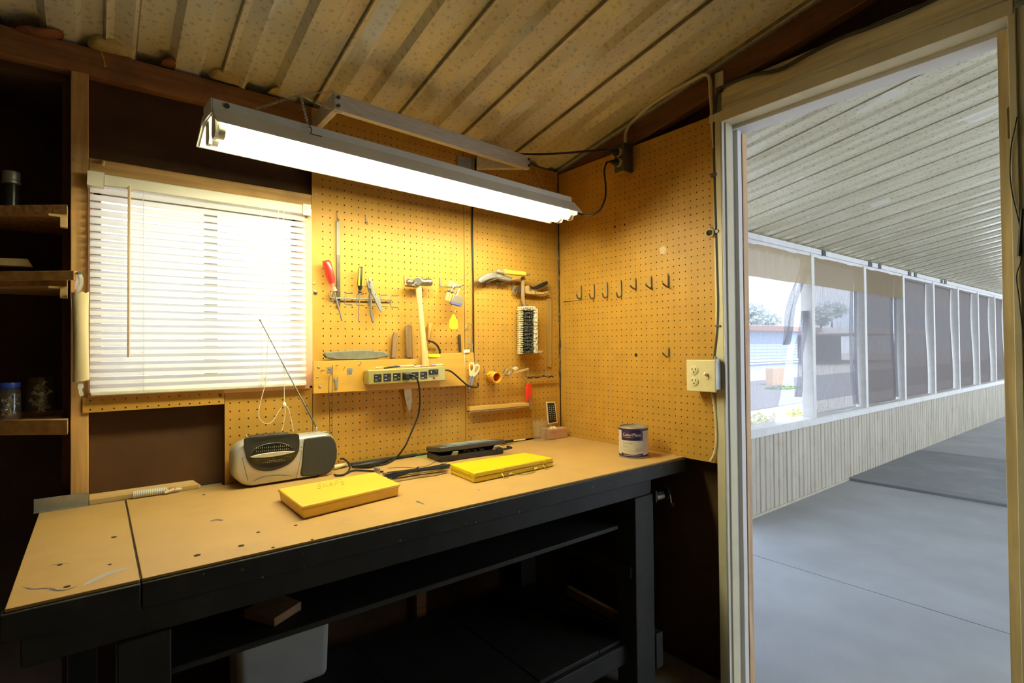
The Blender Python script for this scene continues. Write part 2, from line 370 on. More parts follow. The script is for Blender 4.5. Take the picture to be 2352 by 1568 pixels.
# hinge leaf and the loose wire on the far jamb
HL = dpart('hinge_leaf', MB().prism([onX(x, y, .0095) for x, y in ((2322, 242), (2313, 250), (2316, 318), (2336, 318), (2336, 240))], (-.002, 0, 0)), BRASS)
for x, y in ((2331, 248), (2324, 283), (2333, 312)): MB().ball(onX(x, y, .006), .004).build('hinge_screw', DKSTEEL, HL)
wire = spline([onX(x, y, -.016) for x, y in ((2336, 268), (2330, 300), (2322, 340), (2320, 400), (2326, 450), (2340, 508), (2347, 560), (2345, 600), (2335, 633), (2340, 680), (2348, 750), (2352, 790))], 5)
tag(MB().tube(wire, .0012, 6).build('loose_wire', RUBBER), 'thin black loose wire trailing down the far door jamb', 'wire')
tag(MB().tube([onX(2348, 480, -.016), onX(2340, 588, -.016)], .0035, 8).build('weather_strip', BLACK), 'short black rubber strip hanging beside the loose wire on the door jamb', 'strip')
m = MB()
m.box((.02, -1.60, -.02), (.13, -.83, .012)); o = m.build('trim_8', CREAMP); struct(o)            # threshold

# ================================================================ PATIO
PY = .10
SILL0, SILL1 = .565, .62
m = MB(); x = 1.70; random.seed(3); vs = []; w = 0
pts = []
while x < 12:
    for dx, dy in ((0, 0), (.012, .008), (.03, .008), (.038, 0), (.075, 0), (.083, .005), (.095, .005), (.103, 0), (.14, 0), (.148, .012), (.155, .012), (.163, 0)): pts.append((x+dx, PY+.012+dy))
    x += .203
for p in pts: vs += [(p[0], p[1], .0), (p[0], p[1], .575)]
m.add(vs, [(2*i, 2*i+2, 2*i+3, 2*i+1) for i in range(len(pts)-1)])
o = m.build('wall_patio', SIDING, smooth=0); struct(o)
sh = MB().box((1.78, PY+.006, 0), (12, PY+.02, .018)); struct(sh.build('baseboard_patio', SIDING))
trim(9, MB().prism([(1.79, PY-.012, SILL0), (1.79, PY-.012, SILL1-.012), (1.79, PY+.0, SILL1), (1.79, PY+.12, SILL1+.006), (1.79, PY+.12, SILL0)], (10.4, 0, 0)), PATWHITE, bevel=.002)
trim(10, MB().box((1.79, PY, 1.975), (12.2, PY+.03, 2.018)).box((1.79, PY+.015, 1.945), (12.2, PY+.10, 1.985)), PATWHITE, bevel=.002)   # eaves beam
px = [1.823, 2.938, 4.073, 5.173, 6.257, 7.343, 8.407, 9.468, 10.451, 11.5]
for i, xx in enumerate(px):
    trim(11+i, MB().box((xx-.012 if i else xx-.05, PY+.004, SILL1-.01), (xx+.045 if i else xx+.0, PY+.095, 1.965)), PATWHITE, bevel=.003)
# dark clips on the beam
for i, (a, b) in enumerate([((1887, 562), (1893, 575)), ((1994, 588), (2000, 598)), ((2017, 592), (2021, 600)), ((2085, 610), (2090, 619)), ((2099, 612), (2103, 621)), ((2160, 630), (2163, 637)), ((2168, 631), (2172, 639))]):
    A, B = onY(*a, PY), onY(*b, PY)
    ord_ = ['first', 'second', 'third', 'fourth', 'fifth', 'sixth', 'seventh'][i]
    tag(MB().box((A.x, PY-.006, 1.972), (B.x+.02, PY+.001, 2.016)).build('beam_clip', BLACK), 'black clip on the patio eaves beam, %s counting from the doorway' % ord_, 'clip', 'black clips on the eaves beam')
# shade screens between posts
random.seed(5)
names = ['first', 'second', 'third', 'fourth', 'fifth', 'sixth', 'seventh', 'eighth']
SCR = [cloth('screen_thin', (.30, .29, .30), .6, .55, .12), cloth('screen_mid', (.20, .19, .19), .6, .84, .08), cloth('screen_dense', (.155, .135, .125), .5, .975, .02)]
FOLD = cloth('screen_fold', (.40, .40, .43), .6, .58, .15)
TANB = cloth('screen_valance', (.50, .40, .26), .6, .93, .05)
def sheet(P, Q, nx, nz, f):
    vs = []; fs = []
    for j in range(nz+1):
        for i in range(nx+1): vs.append(f(i/nx, j/nz))
    for j in range(nz):
        for i in range(nx): a = j*(nx+1)+i; fs.append((a, a+1, a+nx+2, a+nx+1))
    return vs, fs
for i in range(8):
    x0, x1 = px[i]+(.0 if i == 0 else .045), px[i+1]-.012
    z0, z1 = SILL1+.004, 1.95
    t = thing('shade_screen', '%s brown mesh shade screen counting from the doorway, hung between white patio posts%s' % (names[i], ', torn open' if i == 0 else ''), 'shade screen', ((x0+x1)/2, PY+.07, z0), 'mesh shade screens along the patio')
    if i == 0:
        def f(u, v): return (x0+(x1-x0)*(u*(.55+.45*v)), PY+.075+.02*sin(u*9)*(1-v)+.01*sin(v*7+u*3), z0+(z1-z0)*v)
    else:
        def f(u, v, g=(.03 if i < 3 else .012)): return (x0+.01+(x1-x0-.02)*u*(1-.02*(1-v)), PY+.07+g*sin(u*7+v)*(1-v*.7)+.012*sin(v*5+u*4), z0+(z1-z0)*v)
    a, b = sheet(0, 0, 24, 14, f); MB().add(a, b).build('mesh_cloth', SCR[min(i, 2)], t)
    if i < 3:
        def g(u, v): return (x0+(x1-x0)*u, PY+.012+.004*sin(u*11), z1-.24+.24*v+.002*sin(u*9)*(1-v))
        a, b = sheet(0, 0, 20, 3, g); MB().add(a, b).build('valance', TANB, t)
    if i == 0:     # two gathered folds of the torn cloth hang free at the far side
        for (p0, p1, wd, nm) in (((x1-.015, 1.86), (x1-.36, 1.22), .085, 'torn_fold'), ((x1-.015, 1.50), (x1-.17, .80), .085, 'torn_fold')):
            a, b = sheet(0, 0, 8, 16, lambda u, v: (p0[0]+(p1[0]-p0[0])*v**.8 + wd*(u-.5)*(.12+1.1*sin(pi*min(1,v*1.02))**.8)+.02*sin(v*9), PY+.055+.03*sin(u*7+v*2), p0[1]+(p1[1]-p0[1])*v))
            MB().add(a, b).build(nm, FOLD, t)
    if i in (1, 2):
        a, b = sheet(0, 0, 8, 16, lambda u, v: (x1-.03-(.10+.07*sin(v*3))*u, PY+.058+.02*sin(u*9), z0+.03+(z1-z0-.25)*v)); MB().add(a, b).build('gathered_edge', FOLD, t)

# ================================================================ OUTSIDE
GROUND = mat('street', (.52, .50, .47), rough=.95, var=.1, scale=.6)
struct(MB().box((-40, .7, -.6), (120, 90, -.45)).build('ground', GROUND))
struct(MB().box((-40, 5.2, -.45), (120, 11, -.43)).build('road', mat('asphalt', (.22, .22, .24), rough=.9, var=.1)))
HB = mat('pale_blue_siding', (.42, .52, .72), rough=.6, var=.05); HW = mat('house_white', (.85, .85, .84), rough=.6, var=.03); HR = mat('roof_brown', (.34, .22, .19), rough=.8, var=.15)
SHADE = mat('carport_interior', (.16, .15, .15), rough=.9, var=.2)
t = thing('house', 'pale blue house with brown roof edge across the street, seen through the torn screen', 'house', (30, 20, -.45))
HY = 18.
A = onY(1690, 745, HY); B = onY(1832, 840, HY); CC = onY(1968, 760, HY)
m = MB(); n = 12
for i in range(n):
    z0 = -.45 + (A.z-.35+.45)*i/n; z1 = -.45 + (A.z-.35+.45)*(i+1)/n
    m.hexa([(A.x-14, HY-.03, z0), (B.x, HY-.03, z0), (B.x, HY+5, z0), (A.x-14, HY+5, z0), (A.x-14, HY, z1), (B.x, HY, z1), (B.x, HY+5, z1), (A.x-14, HY+5, z1)])
m.build('siding', HB, t)
MB().box((A.x-14.5, HY-.7, A.z-.42), (B.x+2.9, HY+6, A.z-.05)).build('roof_fascia', HR, t)
MB().prism([(A.x-14.5, HY-.6, A.z-.05), (A.x-14.5, HY+2.6, A.z+.22), (A.x-14.5, HY+6, A.z-.05)], (B.x-A.x+17.5, 0, 0)).build('roof', HW, t)
MB().box((A.x-14, HY-.12, .05), (B.x, HY-.04, .17)).box((A.x-14, HY-.12, -.12), (B.x, HY-.04, -.02)).build('base_trim', HW, t)
t2 = thing('carport', 'white edged dark carport beside the pale blue house across the street', 'carport', (CC.x, HY, -.45))
MB().box((B.x+3.1, HY-3, CC.z-.35), (CC.x+9, HY+5, CC.z+.15)).build('roof', HW, t2)
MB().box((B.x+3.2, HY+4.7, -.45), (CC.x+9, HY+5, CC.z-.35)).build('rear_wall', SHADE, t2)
for xx in (B.x+3.3, CC.x+5): MB().box((xx, HY-2.8, -.45), (xx+.15, HY-2.65, CC.z-.35)).build('post', HW, t2)
A = onY(1775, 860, 9.); B = onY(1803, 930, 9.)
tag(MB().box((A.x, 9, -.45), (B.x, 9.3, A.z+.25)).build('gate_post', mat('tan_brick', (.62, .44, .30), var=.1)), 'square tan gate post standing at the kerb outside the torn screen', 'post')
random.seed(11)
def bush(name, label, c, r, nleaf, mm, size=.06):
    m = MB()
    for i in range(nleaf):
        d = V((random.gauss(0, 1), random.gauss(0, 1), random.gauss(0, 1))); d.normalize(); d *= random.uniform(.55, 1)**.5
        p = V(c) + V((d.x*r[0], d.y*r[1], abs(d.z)*r[2])); a = V((random.gauss(0, 1), random.gauss(0, 1), random.gauss(0, .6))).normalized()*size; b = a.orthogonal().normalized()*size*.5
        m.add([p-a, p+b, p+a, p-b], [(0, 1, 2, 3)])
    return tag(m.build(name, mm, smooth=0), label, 'bush')
LEAF = cloth('leaf_yellow_green', (.50, .52, .22), .4); LEAF2 = cloth('leaf_green', (.22, .34, .12), .4); LEAF3 = cloth('leaf_pale', (.72, .70, .58), .3)
for i, (x, y) in enumerate(((1740, 975), (1790, 970), (1835, 958), (1885, 948))):
    p = onY(x, y, 2.2); bush('shrub', 'pale flowering shrub beneath the screens outside, %s from the doorway' % names[i], (p.x, 2.2, -.45), (.30 if i < 3 else .36, .4, p.z+.62), 700, LEAF3 if i % 2 else LEAF, .035)
p = onY(1800, 912, 8.); bush('hedge_bush', 'low green bush at the foot of the tan gate post', (p.x, 8, -.45), (1.1, .5, p.z+.75), 900, LEAF2, .1)
for i, (x, y, yy, rr) in enumerate(((1725, 705, 34., 3.2), (1885, 712, 36., 2.6), (1910, 700, 40., 4.), (1760, 722, 38., 3.))):
    p = onY(x, y, yy)
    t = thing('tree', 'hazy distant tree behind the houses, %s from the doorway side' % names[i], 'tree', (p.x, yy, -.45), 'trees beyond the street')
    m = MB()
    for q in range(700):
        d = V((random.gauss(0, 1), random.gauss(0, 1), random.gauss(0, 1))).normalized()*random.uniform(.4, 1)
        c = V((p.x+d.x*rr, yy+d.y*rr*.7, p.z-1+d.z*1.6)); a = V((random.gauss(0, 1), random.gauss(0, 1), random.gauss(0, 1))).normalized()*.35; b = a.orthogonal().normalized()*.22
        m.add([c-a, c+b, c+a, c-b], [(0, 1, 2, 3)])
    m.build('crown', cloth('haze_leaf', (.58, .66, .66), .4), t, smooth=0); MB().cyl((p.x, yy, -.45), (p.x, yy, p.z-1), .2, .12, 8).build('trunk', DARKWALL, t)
# mountain
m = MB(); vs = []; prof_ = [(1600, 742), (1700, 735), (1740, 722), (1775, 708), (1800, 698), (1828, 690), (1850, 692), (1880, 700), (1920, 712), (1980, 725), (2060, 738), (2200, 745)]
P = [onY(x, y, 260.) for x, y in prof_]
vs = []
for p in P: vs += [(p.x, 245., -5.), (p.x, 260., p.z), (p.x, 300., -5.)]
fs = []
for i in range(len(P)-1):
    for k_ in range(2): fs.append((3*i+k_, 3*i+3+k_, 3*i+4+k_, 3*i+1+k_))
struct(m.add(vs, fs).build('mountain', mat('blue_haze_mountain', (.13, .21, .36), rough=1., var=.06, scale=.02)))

# ================================================================ WINDOW
t = MB(); 
t.box((WX0, -.002, WZ0), (WX0+.012, .10, WZ1)); t.box((WX1-.022, -.002, WZ0), (WX1+.0105, .10, WZ1)); t.box((WX0, .0, WZ1-.01), (WX1, .10, WZ1+.004)); t.box((WX0, -.004, WZ0-.008), (WX1, .10, WZ0+.004))
W = t.build('window_1', PINK, bevel=.001); struct(W)
xm = -1.42
MB().box((WX0+.012, .075, WZ0+.004), (WX0+.03, .095, WZ1-.01)).box((WX1-.036, .075, WZ0+.004), (WX1-.018, .095, WZ1-.01)).box((xm-.018, .07, WZ0), (xm+.018, .095, WZ1)).box((WX0, .075, WZ0+.004), (WX1, .095, WZ0+.03)).box((WX0, .075, WZ1-.035), (WX1, .095, WZ1-.01)).build('sash', GALV, W, bevel=.001)
MB().box((WX0+.03, .083, WZ0+.03), (xm-.018, .086, WZ1-.035)).box((xm+.018, .083, WZ0+.03), (WX1-.036, .086, WZ1-.035)).build('pane', glass('window_glass'), W, smooth=0)
# blind
BL = cloth('vinyl_slat', (.95, .93, .84), .58)
BLP = mat('blind_plastic', (.80, .76, .60), rough=.4, var=.03)
hx0, hx1 = onY(203, 430, -.03).x, onY(711, 480, -.03).x
zt_ = onY(450, 432, -.03).z; zb_ = zt_-.030
t = thing('window_blind', 'cream mini blind closed over the bright window, with cords and a wand', 'blind', ((hx0+hx1)/2, -.015, 1.1))
MB().box((hx0, -.030, zb_), (hx1-.002, .002, zt_)).build('headrail', BLP, t, bevel=.002)
MB().box((hx0-.003, -.033, zb_-.004), (hx0+.034, -.0302, zt_+.003)).box((hx0-.003, -.033, zb_-.006), (hx0+.034, .0, zb_-.004)).build('bracket', BLP, t, bevel=.001)
MB().box((hx1-.022, -.034, zb_-.004), (hx1+.004, -.0305, zt_+.003)).box((hx1+.001, -.034, zb_-.004), (hx1+.004, .0, zt_+.003)).build('bracket', BLP, t, bevel=.001)
m = MB(); sx0, sx1 = -1.7165, -1.158; ns = 27; zs0, zs1 = 1.118, zb_-.012
random.seed(2)
for i in range(ns):
    z = zs0 + (zs1-zs0)*i/(ns-1); an = radians(52+random.uniform(-1.5, 1.5)); w = .0125; dip = random.uniform(-.0008, .0008)
    vs = []
    for xx, dz in ((sx0, 0), ((sx0+sx1)/2, dip), (sx1, 0)):
        for q in (-1, -.5, 0, .5, 1):
            cx = .0016*(1-q*q)
            vs.append((xx, -.014 + q*w*cos(an) - cx*sin(an)*0 , z + dz + q*w*sin(an)*1 + cx*.6))
    m.add(vs, [(k_*5+j, k_*5+j+1, k_*5+j+6, k_*5+j+5) for k_ in range(2) for j in range(4)])
m.build('slats', BL, t, smooth=60)
MB().box((sx0, -.024, 1.098), (sx1, -.004, 1.110)).build('bottom_rail', BLP, t, bevel=.003)
for xx in (onY(330, 600, -.02).x, onY(600, 600, -.02).x):
    m = MB()
    m.tube([(xx, -.024, 1.10), (xx, -.024, zb_)], .0006, 5); m.tube([(xx, -.002, 1.10), (xx, -.002, zb_)], .0006, 5)
    for i in range(ns): z = zs0 + (zs1-zs0)*i/(ns-1); m.tube([(xx, -.024, z-.004), (xx, -.002, z-.004)], .0005, 4)
    m.build('ladder_string', BLP, t)
wd = MB(); wd.tube([bw(297, 430, .034), bw(297, 450, .042), bw(295, 820, .040)], .0036, 6); wd.tube([bw(297, 428, .030), bw(297, 436, .036)], .0022, 6)
wd.build('tilt_wand', mat('amber_wand', (.66, .48, .32), rough=.25, var=.05), t)
CORD = mat('white_cord', (.78, .74, .60), rough=.7, var=.05)
m = MB()
c1 = spline([bw(x, y, d) for x, y, d in ((640, 478, .032), (632, 600, .034), (618, 750, .036), (611, 868, .036), (607, 890, .036), (598, 925, .034), (594, 952, .034), (601, 967, .034), (614, 973, .034), (627, 966, .034), (640, 945, .034), (652, 931, .036), (662, 938, .038), (668, 960, .04), (674, 990, .042))], 6)
m.tube(c1, .0011, 6)
m.tube(spline([bw(x, y, d) for x, y, d in ((652, 478, .032), (650, 620, .034), (651, 800, .036), (653, 870, .036), (653, 928, .036), (655, 945, .037), (651, 975, .04), (647, 990, .045))], 6), .0011, 6)
m.ball(bw(653, 929, .036), (.006, .005, .009))
m.build('lift_cord', CORD, t)
m = MB(); random.seed(4)
for k_ in range(3): 
    m.tube(spline([bw(605+random.uniform(-12, 12), 872+random.uniform(-10, 14), .034) for _ in range(6)], 5), .0006, 5)
m.build('cord_tangle', CORD, t)
# ================================================================ LIGHT
def world():
    w = bpy.data.worlds.new('sky'); sc.world = w; w.use_nodes = True; nt = w.node_tree; N = nt.nodes; L = nt.links
    bg = N['Background']; tc = N.new('ShaderNodeTexCoord'); n = N.new('ShaderNodeTexNoise'); n.inputs['Scale'].default_value = 2.6; n.inputs['Detail'].default_value = 6
    mp = N.new('ShaderNodeMapping'); mp.inputs['Scale'].default_value = (1, 1, 3)
    L.new(tc.outputs['Generated'], mp.inputs[0]); L.new(mp.outputs[0], n.inputs['Vector'])
    r = N.new('ShaderNodeValToRGB'); r.color_ramp.elements[0].position = .4; r.color_ramp.elements[1].position = .62
    r.color_ramp.elements[0].color = (.52, .70, 1, 1); r.color_ramp.elements[1].color = (.95, .98, 1, 1)
    L.new(n.outputs['Fac'], r.inputs[0]); L.new(r.outputs[0], bg.inputs[0]); bg.inputs[1].default_value = 3.2
world()
s = bpy.data.lights.new('sun', 'SUN'); s.energy = 6.; s.angle = radians(1.); s.color = (1, .95, .87)
so = bpy.data.objects.new('sun', s); COL.objects.link(so); so.rotation_euler = (radians(38), 0, radians(-25)); so.location = (0, -6, 8)
# shop light
az = radians(4.3); FU = V((cos(az), sin(az), 0)); FP = V((-sin(az), cos(az), 0)); FO = V((-1.4977, -.4672, 0))
def fx(s_, p_, z_): return FO + FU*s_ + FP*p_ + V((0, 0, z_))
TUBE = mat('lit_tube', (1., .96, .64), var=0, emit=50.)
WH = mat('shade_white', (.80, .79, .68), rough=.45, var=.06, scale=8, dirt=(.6, .57, .45), dscale=10)
INW = mat('reflector_white', (.85, .85, .74), rough=.4, var=.02)
t = thing('shop_light', 'twin tube fluorescent shop light with grey metal shade hanging over the bench', 'light fixture', fx(.61, .04, 1.70))
def sweep(sec, s0, s1, mm, nm, **k):
    m = MB(); a = [fx(s0, p, z) for p, z in sec]; m.prism(a, FU*(s1-s0)); return m.build(nm, mm, t, **k)
sweep([(0, 1.752), (0, 1.786), (.07, 1.786), (.07, 1.752)], 0, 1.22, WH, 'housing', bevel=.002)
sweep([(-.038, 1.7205), (-.0375, 1.724), (.0, 1.7665), (0, 1.752)], .0, 1.235, WH, 'shade_wing', smooth=0)
sweep([(.07, 1.752), (.07, 1.7665), (.134, 1.716), (.136, 1.7125), (.131, 1.713)], -.004, 1.243, INW, 'shade_wing', smooth=0)
sweep([(-.0375, 1.7205), (0, 1.7515), (.07, 1.7515), (.1305, 1.7120), (.1285, 1.7120), (.0695, 1.7500), (.0005, 1.7500), (-.036, 1.7205)], .002, 1.233, INW, 'reflector', smooth=0)
for p in (.008, .062):
    MB().cyl(fx(.022, p, 1.716), fx(1.205, p, 1.716), .0175, n=24).build('tube', TUBE, t)
    MB().cyl(fx(.012, p, 1.716), fx(.026, p, 1.716), .0182, n=24).build('tube_cap', STEEL, t)
    MB().cyl(fx(1.2, p, 1.716), fx(1.213, p, 1.716), .0182, n=24).build('tube_cap', STEEL, t)
    for s_ in (.004, 1.213):
        MB().prism([fx(s_, p-.013, 1.7515), fx(s_, p-.017, 1.710), fx(s_, p-.01, 1.698), fx(s_, p+.01, 1.698), fx(s_, p+.017, 1.710), fx(s_, p+.013, 1.7515)], FU*.008).build('lamp_holder', INW, t, bevel=.001)
MB().prism([fx(-.002, -.0, 1.752), fx(-.002, 0, 1.786), fx(-.002, .07, 1.786), fx(-.002, .07, 1.752)], FU*.002).build('end_plate', WH, t)
for s_ in (1.2175,): MB().prism([fx(s_, p, z) for p, z in ((-.030, 1.7275), (-.027, 1.713), (.108, 1.7125), (.114, 1.7135), (.07, 1.752), (0, 1.752))], FU*.0015).build('end_plate', INW, t, smooth=0)
MB().cyl(fx(.03, -.001, 1.775), fx(.03, -.003, 1.775), .006).build('end_screw', DKSTEEL, t)
# chains
BR = .0
barz0, barz1 = 1.95, 2.002
BLe, BRi = V((-1.130, -.216, 0)), V((-.297, -.150, 0))
def chain(a, b, sag=0.):
    a, b = V(a), V(b); L_ = (b-a).length; n = max(3, int(L_/.0135)); m = MB()
    for i in range(n):
        f0 = (i-.15)/n; f1 = (i+1.15)/n
        p = a.lerp(b, f0); q = a.lerp(b, f1); sg = lambda f: V((0, 0, -sag*4*f*(1-f))); p = p+sg(max(0, min(1, f0))); q = q+sg(max(0, min(1, f1)))
        d = (q-p).normalized(); u = d.orthogonal().normalized(); w = d.cross(u); u = u if i % 2 else w
        c = (p+q)/2; hl = (q-p).length/2; W_ = .0034
        m.tube([c - d*hl + u*0, c - d*hl*.6 + u*W_, c + d*hl*.6 + u*W_, c + d*hl, c + d*hl*.6 - u*W_, c - d*hl*.6 - u*W_], .0008, 5, closed=True)
    return m
hk = onZ(690, 217, 1.972)
ch = thing('hanging_chain', 'thin steel chain hanging the shop light from the window end of the aluminium bracket', 'chain', hk)
chain(onZ(768, 211, 2.0), hk).build('chain_strand', STEEL, ch)
chain(hk, onZ(783, 257, 1.949), .006).build('chain_strand', STEEL, ch)
chain(hk, fx(.075, .064, 1.7905), .0).build('chain_strand', STEEL, ch)
chain(hk, fx(.215, -.008, 1.775), .0).build('chain_strand', STEEL, ch)
MB().tube(spline([fx(.215, -.008, 1.785), fx(.222, -.011, 1.768), fx(.216, -.018, 1.756), fx(.245, -.018, 1.756)], 4), .0012, 6).build('hook', DKSTEEL, ch)
ch = thing('hanging_chain', 'thin steel chain hanging the corner end of the shop light', 'chain', fx(1.13, .035, 1.79))
chain(onZ(1217, 370, 1.985), fx(1.125, .035, 1.787)).build('chain_strand', STEEL, ch); chain(onZ(1198, 388, 1.95), fx(1.118, .045, 1.787)).build('chain_strand', STEEL, ch)
# aluminium swing bracket
t = thing('swing_bracket', 'brushed aluminium swing bracket bolted out from the wall above the shop light', 'bracket', (-.7, -.1, barz0))
d = (BRi-BLe).normalized(); nn = V((d.y, -d.x, 0))
MB().hexa([V((p.x, p.y, z)) for z in (barz0, barz1) for p in (BLe+nn*0, BRi+nn*0, BRi-nn*.022, BLe-nn*.022)]).build('front_bar', ALU, t, bevel=.001)
for p in (BLe+d*.012, BRi-d*.008):
    for z in (barz0+.013, barz1-.013): MB().cyl(V((p.x, p.y, z))+nn*.001, V((p.x, p.y, z))+nn*.005, .0055, n=12).build('bolt', DKSTEEL, t)
MB().hexa([(x, y, z) for z in (barz0, barz1) for x, y in ((-1.132, -.195), (-1.112, -.195), (-1.112, -.0015), (-1.132, -.0015))]).build('arm', ALU, t, bevel=.001)
MB().bar((-.472, -.019, 1.976), (-.305, -.142, 1.976), .022, .05).build('arm', ALU, t, bevel=.001)
A, B = onY(1049, 357, -.001), onY(1085, 390, -.001)
MB().box((A.x, -.006, B.z), (B.x, -.0005, A.z)).cyl((B.x, -.008, B.z), (B.x, -.008, A.z), .006, n=12).build('hinge', STEEL, t, bevel=.0008)
# ================================================================ WORKBENCH
t = thing('workbench', 'long charcoal painted workbench topped with tan hardboard', 'workbench', (-.9, -.33, 0))
MB().box((-1.817, -.661, T-.006), (-1.6425, -.022, T)).build('top_panel', BENCHTOP, t, bevel=.0012)
MB().box((-1.6385, -.661, T-.006), (-.0006, -.012, T)).build('top_panel', BENCHTOP, t, bevel=.0012)
MB().box((-1.817, -.645, T-.04), (-.004, -.004, T-.0065)).box((-1.817, -.02, T-.02), (-1.40, .036, T-.003)).build('deck', DIRTY, t)
MB().box((-1.822, -.668, T-.052), (-1.641, -.645, T-.0062)).box((-1.6395, -.668, T-.052), (-.004, -.645, T-.0062)).build('edge_board', CHAR, t, bevel=.002)
MB().box((-1.80, -.648, T-.106), (-.18, -.625, T-.052)).build('apron', CHAR, t, bevel=.002)
for (a, b, y0, y1) in ((-1.675, -1.594, -.655, -.60), (-.2756, -.1777, -.655, -.57), (-1.76, -1.70, -.07, -.01), (-.30, -.22, -.07, -.01)):
    MB().box((a, y0, 0), (b, y1, T-.05 if y0 > -.5 else T-.106)).build('leg', CHAR, t, bevel=.003)
MB().box((-1.60, -.61, .598), (-.31, -.05, .612)).build('middle_shelf', CHAR, t, bevel=.002)
for k_, (a, b) in enumerate(((-1.59, -1.02), (-1.017, -.66), (-.657, -.40), (-.397, -.24))):
    MB().box((a, -.60, .205), (b, -.03, .219-.002*(k_ % 2))).build('lower_shelf_panel', CHAR, t, bevel=.002)
MB().box((-1.59, -.615, .14), (-.2, -.60, .205)).build('lower_rail', CHAR, t, bevel=.002)
MB().box((-.285, -.64, .435), (-.262, -.02, .475)).build('side_rail', CHAR, t, bevel=.002)
MB().box((-.285, -.60, .14), (-.262, -.02, .204)).build('side_rail', CHAR, t, bevel=.002)
MB().box((-.1775, -.66, .10), (-.14, -.61, .22)).build('foot_block', CHAR, t, bevel=.003)
HOLE = mat('drill_hole', (.03, .02, .012), rough=.95, var=.2)
for x, y, r in ((262, 1233, .005), (554, 1253, .006), (453, 1275, .006), (627, 1257, .0035), (593, 1222, .004), (679, 1206, .004), (717, 1239, .003), (137, 1297, .004), (252, 1296, .003), (154, 1347, .005), (468, 1136, .004), (1100, 1125, .002), (1460, 1085, .002), (1555, 1046, .003), (1360, 1012, .003)):
    MB().lathe([(r, 0), (r*1.05, .0004), (0, .0005)], bz(x, y, .0001), n=12).build('drill_hole', HOLE, t)
STAIN = mat('pencil_stain', (.13, .11, .12), rough=.9, var=.3, scale=30)
def smear(pts, w, nm, mm):
    P = spline([bz(x, y, .0004) for x, y in pts], 4); n = len(P); vs = []
    for i, p in enumerate(P):
        d = (P[min(n-1, i+1)]-P[max(0, i-1)]).normalized(); s_ = V((-d.y, d.x, 0))*w*sin(pi*(i+.4)/(n+.2))*random.uniform(.6, 1.2); vs += [p-s_, p+s_]
    return MB().add(vs, [(2*i, 2*i+2, 2*i+3, 2*i+1) for i in range(n-1)]).build(nm, mm, t, smooth=0)
PALE = mat('paint_smear', (.44, .38, .33), rough=.8, var=.2)
for pts, w in ((((52, 1347), (75, 1352), (110, 1350), (130, 1355), (155, 1353), (178, 1345)), .0028), (((482, 1197), (497, 1193), (512, 1195)), .006), (((115, 1299), (130, 1295), (160, 1292)), .0018), (((955, 1150), (963, 1153), (975, 1158)), .004)): smear(pts, w, 'stain', STAIN)
for pts, w in ((((190, 1345), (230, 1325), (262, 1312), (300, 1304)), .012), (((570, 1252), (578, 1250), (588, 1248)), .003), (((770, 1205), (790, 1200), (815, 1200)), .002)): smear(pts, w, 'paint_smear', PALE)
CHIPW = mat('chipped_wood', (.20, .16, .10), var=.2); random.seed(21)
for i in range(16):   # flakes of worn paint on the edge board
    x = random.uniform(-1.75, -.1); z = random.uniform(T-.05, T-.012); a = random.uniform(.0008, .003)
    MB().add([(x-a, -.6685, z), (x+a*.4, -.6685, z-a*1.3), (x+a, -.6685, z+a*.6), (x-a*.2, -.6685, z+a)], [(0, 1, 2, 3)]).build('paint_chip', CHIPW, t, smooth=0)
# vise crank
t = thing('bench_vise', 'black hand crank of a small vise screwed to the bench end', 'vise', (-.16, -.64, .66))
MB().box((-.1775, -.665, .675), (-.168, -.60, .715)).box((-.17, -.645, .688), (-.10, -.625, .70)).build('mount', BLACK, t, bevel=.002)
MB().cyl((-.14, -.635, .68), (-.075, -.635, .68), .011, n=16).build('screw_barrel', GALV, t)
MB().lathe([(.018, -.006), (.026, -.004), (.026, .004), (.018, .006)], (-.092, -.635, .69), (1, 0, 0), 24).build('wheel', BLACK, t)
MB().tube(spline([(-.088, -.635, .70), (-.07, -.637, .695), (-.06, -.64, .67), (-.058, -.642, .648)], 5), .0035, 8).build('crank_arm', CHROME, t)
MB().lathe([(.004, 0), (.008, .004), (.009, .012), (.006, .02), (0, .022)], (-.060, -.642, .648), (.8, 0, -.6), 14).build('crank_knob', BLACK, t)
tag(MB().box((-.1765, -.60, 0), (-.169, -.572, .66)).build('wooden_stick', wood('orange_stick', (.30, .14, .05), 2)), 'narrow orange wood stick standing behind the front bench leg', 'stick')
# below the bench
t = thing('waste_bin', 'white plastic bin standing under the middle shelf', 'bin', (-1.27, -.10, .22))
P = [(-1.40, -.185), (-1.135, -.185), (-1.135, -.03), (-1.40, -.03)]
MB().hexa([V((-1.2675+(x+1.2675)*.93, -.105+(y+.105)*.9, .2205)) for x, y in P] + [V((x, y, .52)) for x, y in P]).build('bin_body', mat('bin_white', (.60, .60, .54), rough=.5, var=.05), t, bevel=.02, seg=4)
MB().tube([V((x, y, .52)) for x, y in ((-1.39, -.187), (-1.145, -.187), (-1.134, -.175), (-1.134, -.04), (-1.145, -.03), (-1.39, -.03), (-1.40, -.04), (-1.40, -.175))], .004, 8, closed=True).build('rim', mat('bin_rim', (.6, .6, .56), rough=.5, var=.05), t)
t = thing('wood_offcut', 'brown board offcut lying on the middle shelf', 'board', (-1.42, -.5, .613))
A = onZ(692, 1398, .63)
Q = [(-1.328, -.536), (-1.398, -.579), (-1.4415, -.495), (-1.362, -.440)]
MB().hexa([V((x, y, .6125)) for x, y in Q] + [V((x, y, .632)) for x, y in Q]).build('plank', wood('brown_offcut', (.42, .24, .11), 0), t, bevel=.002)
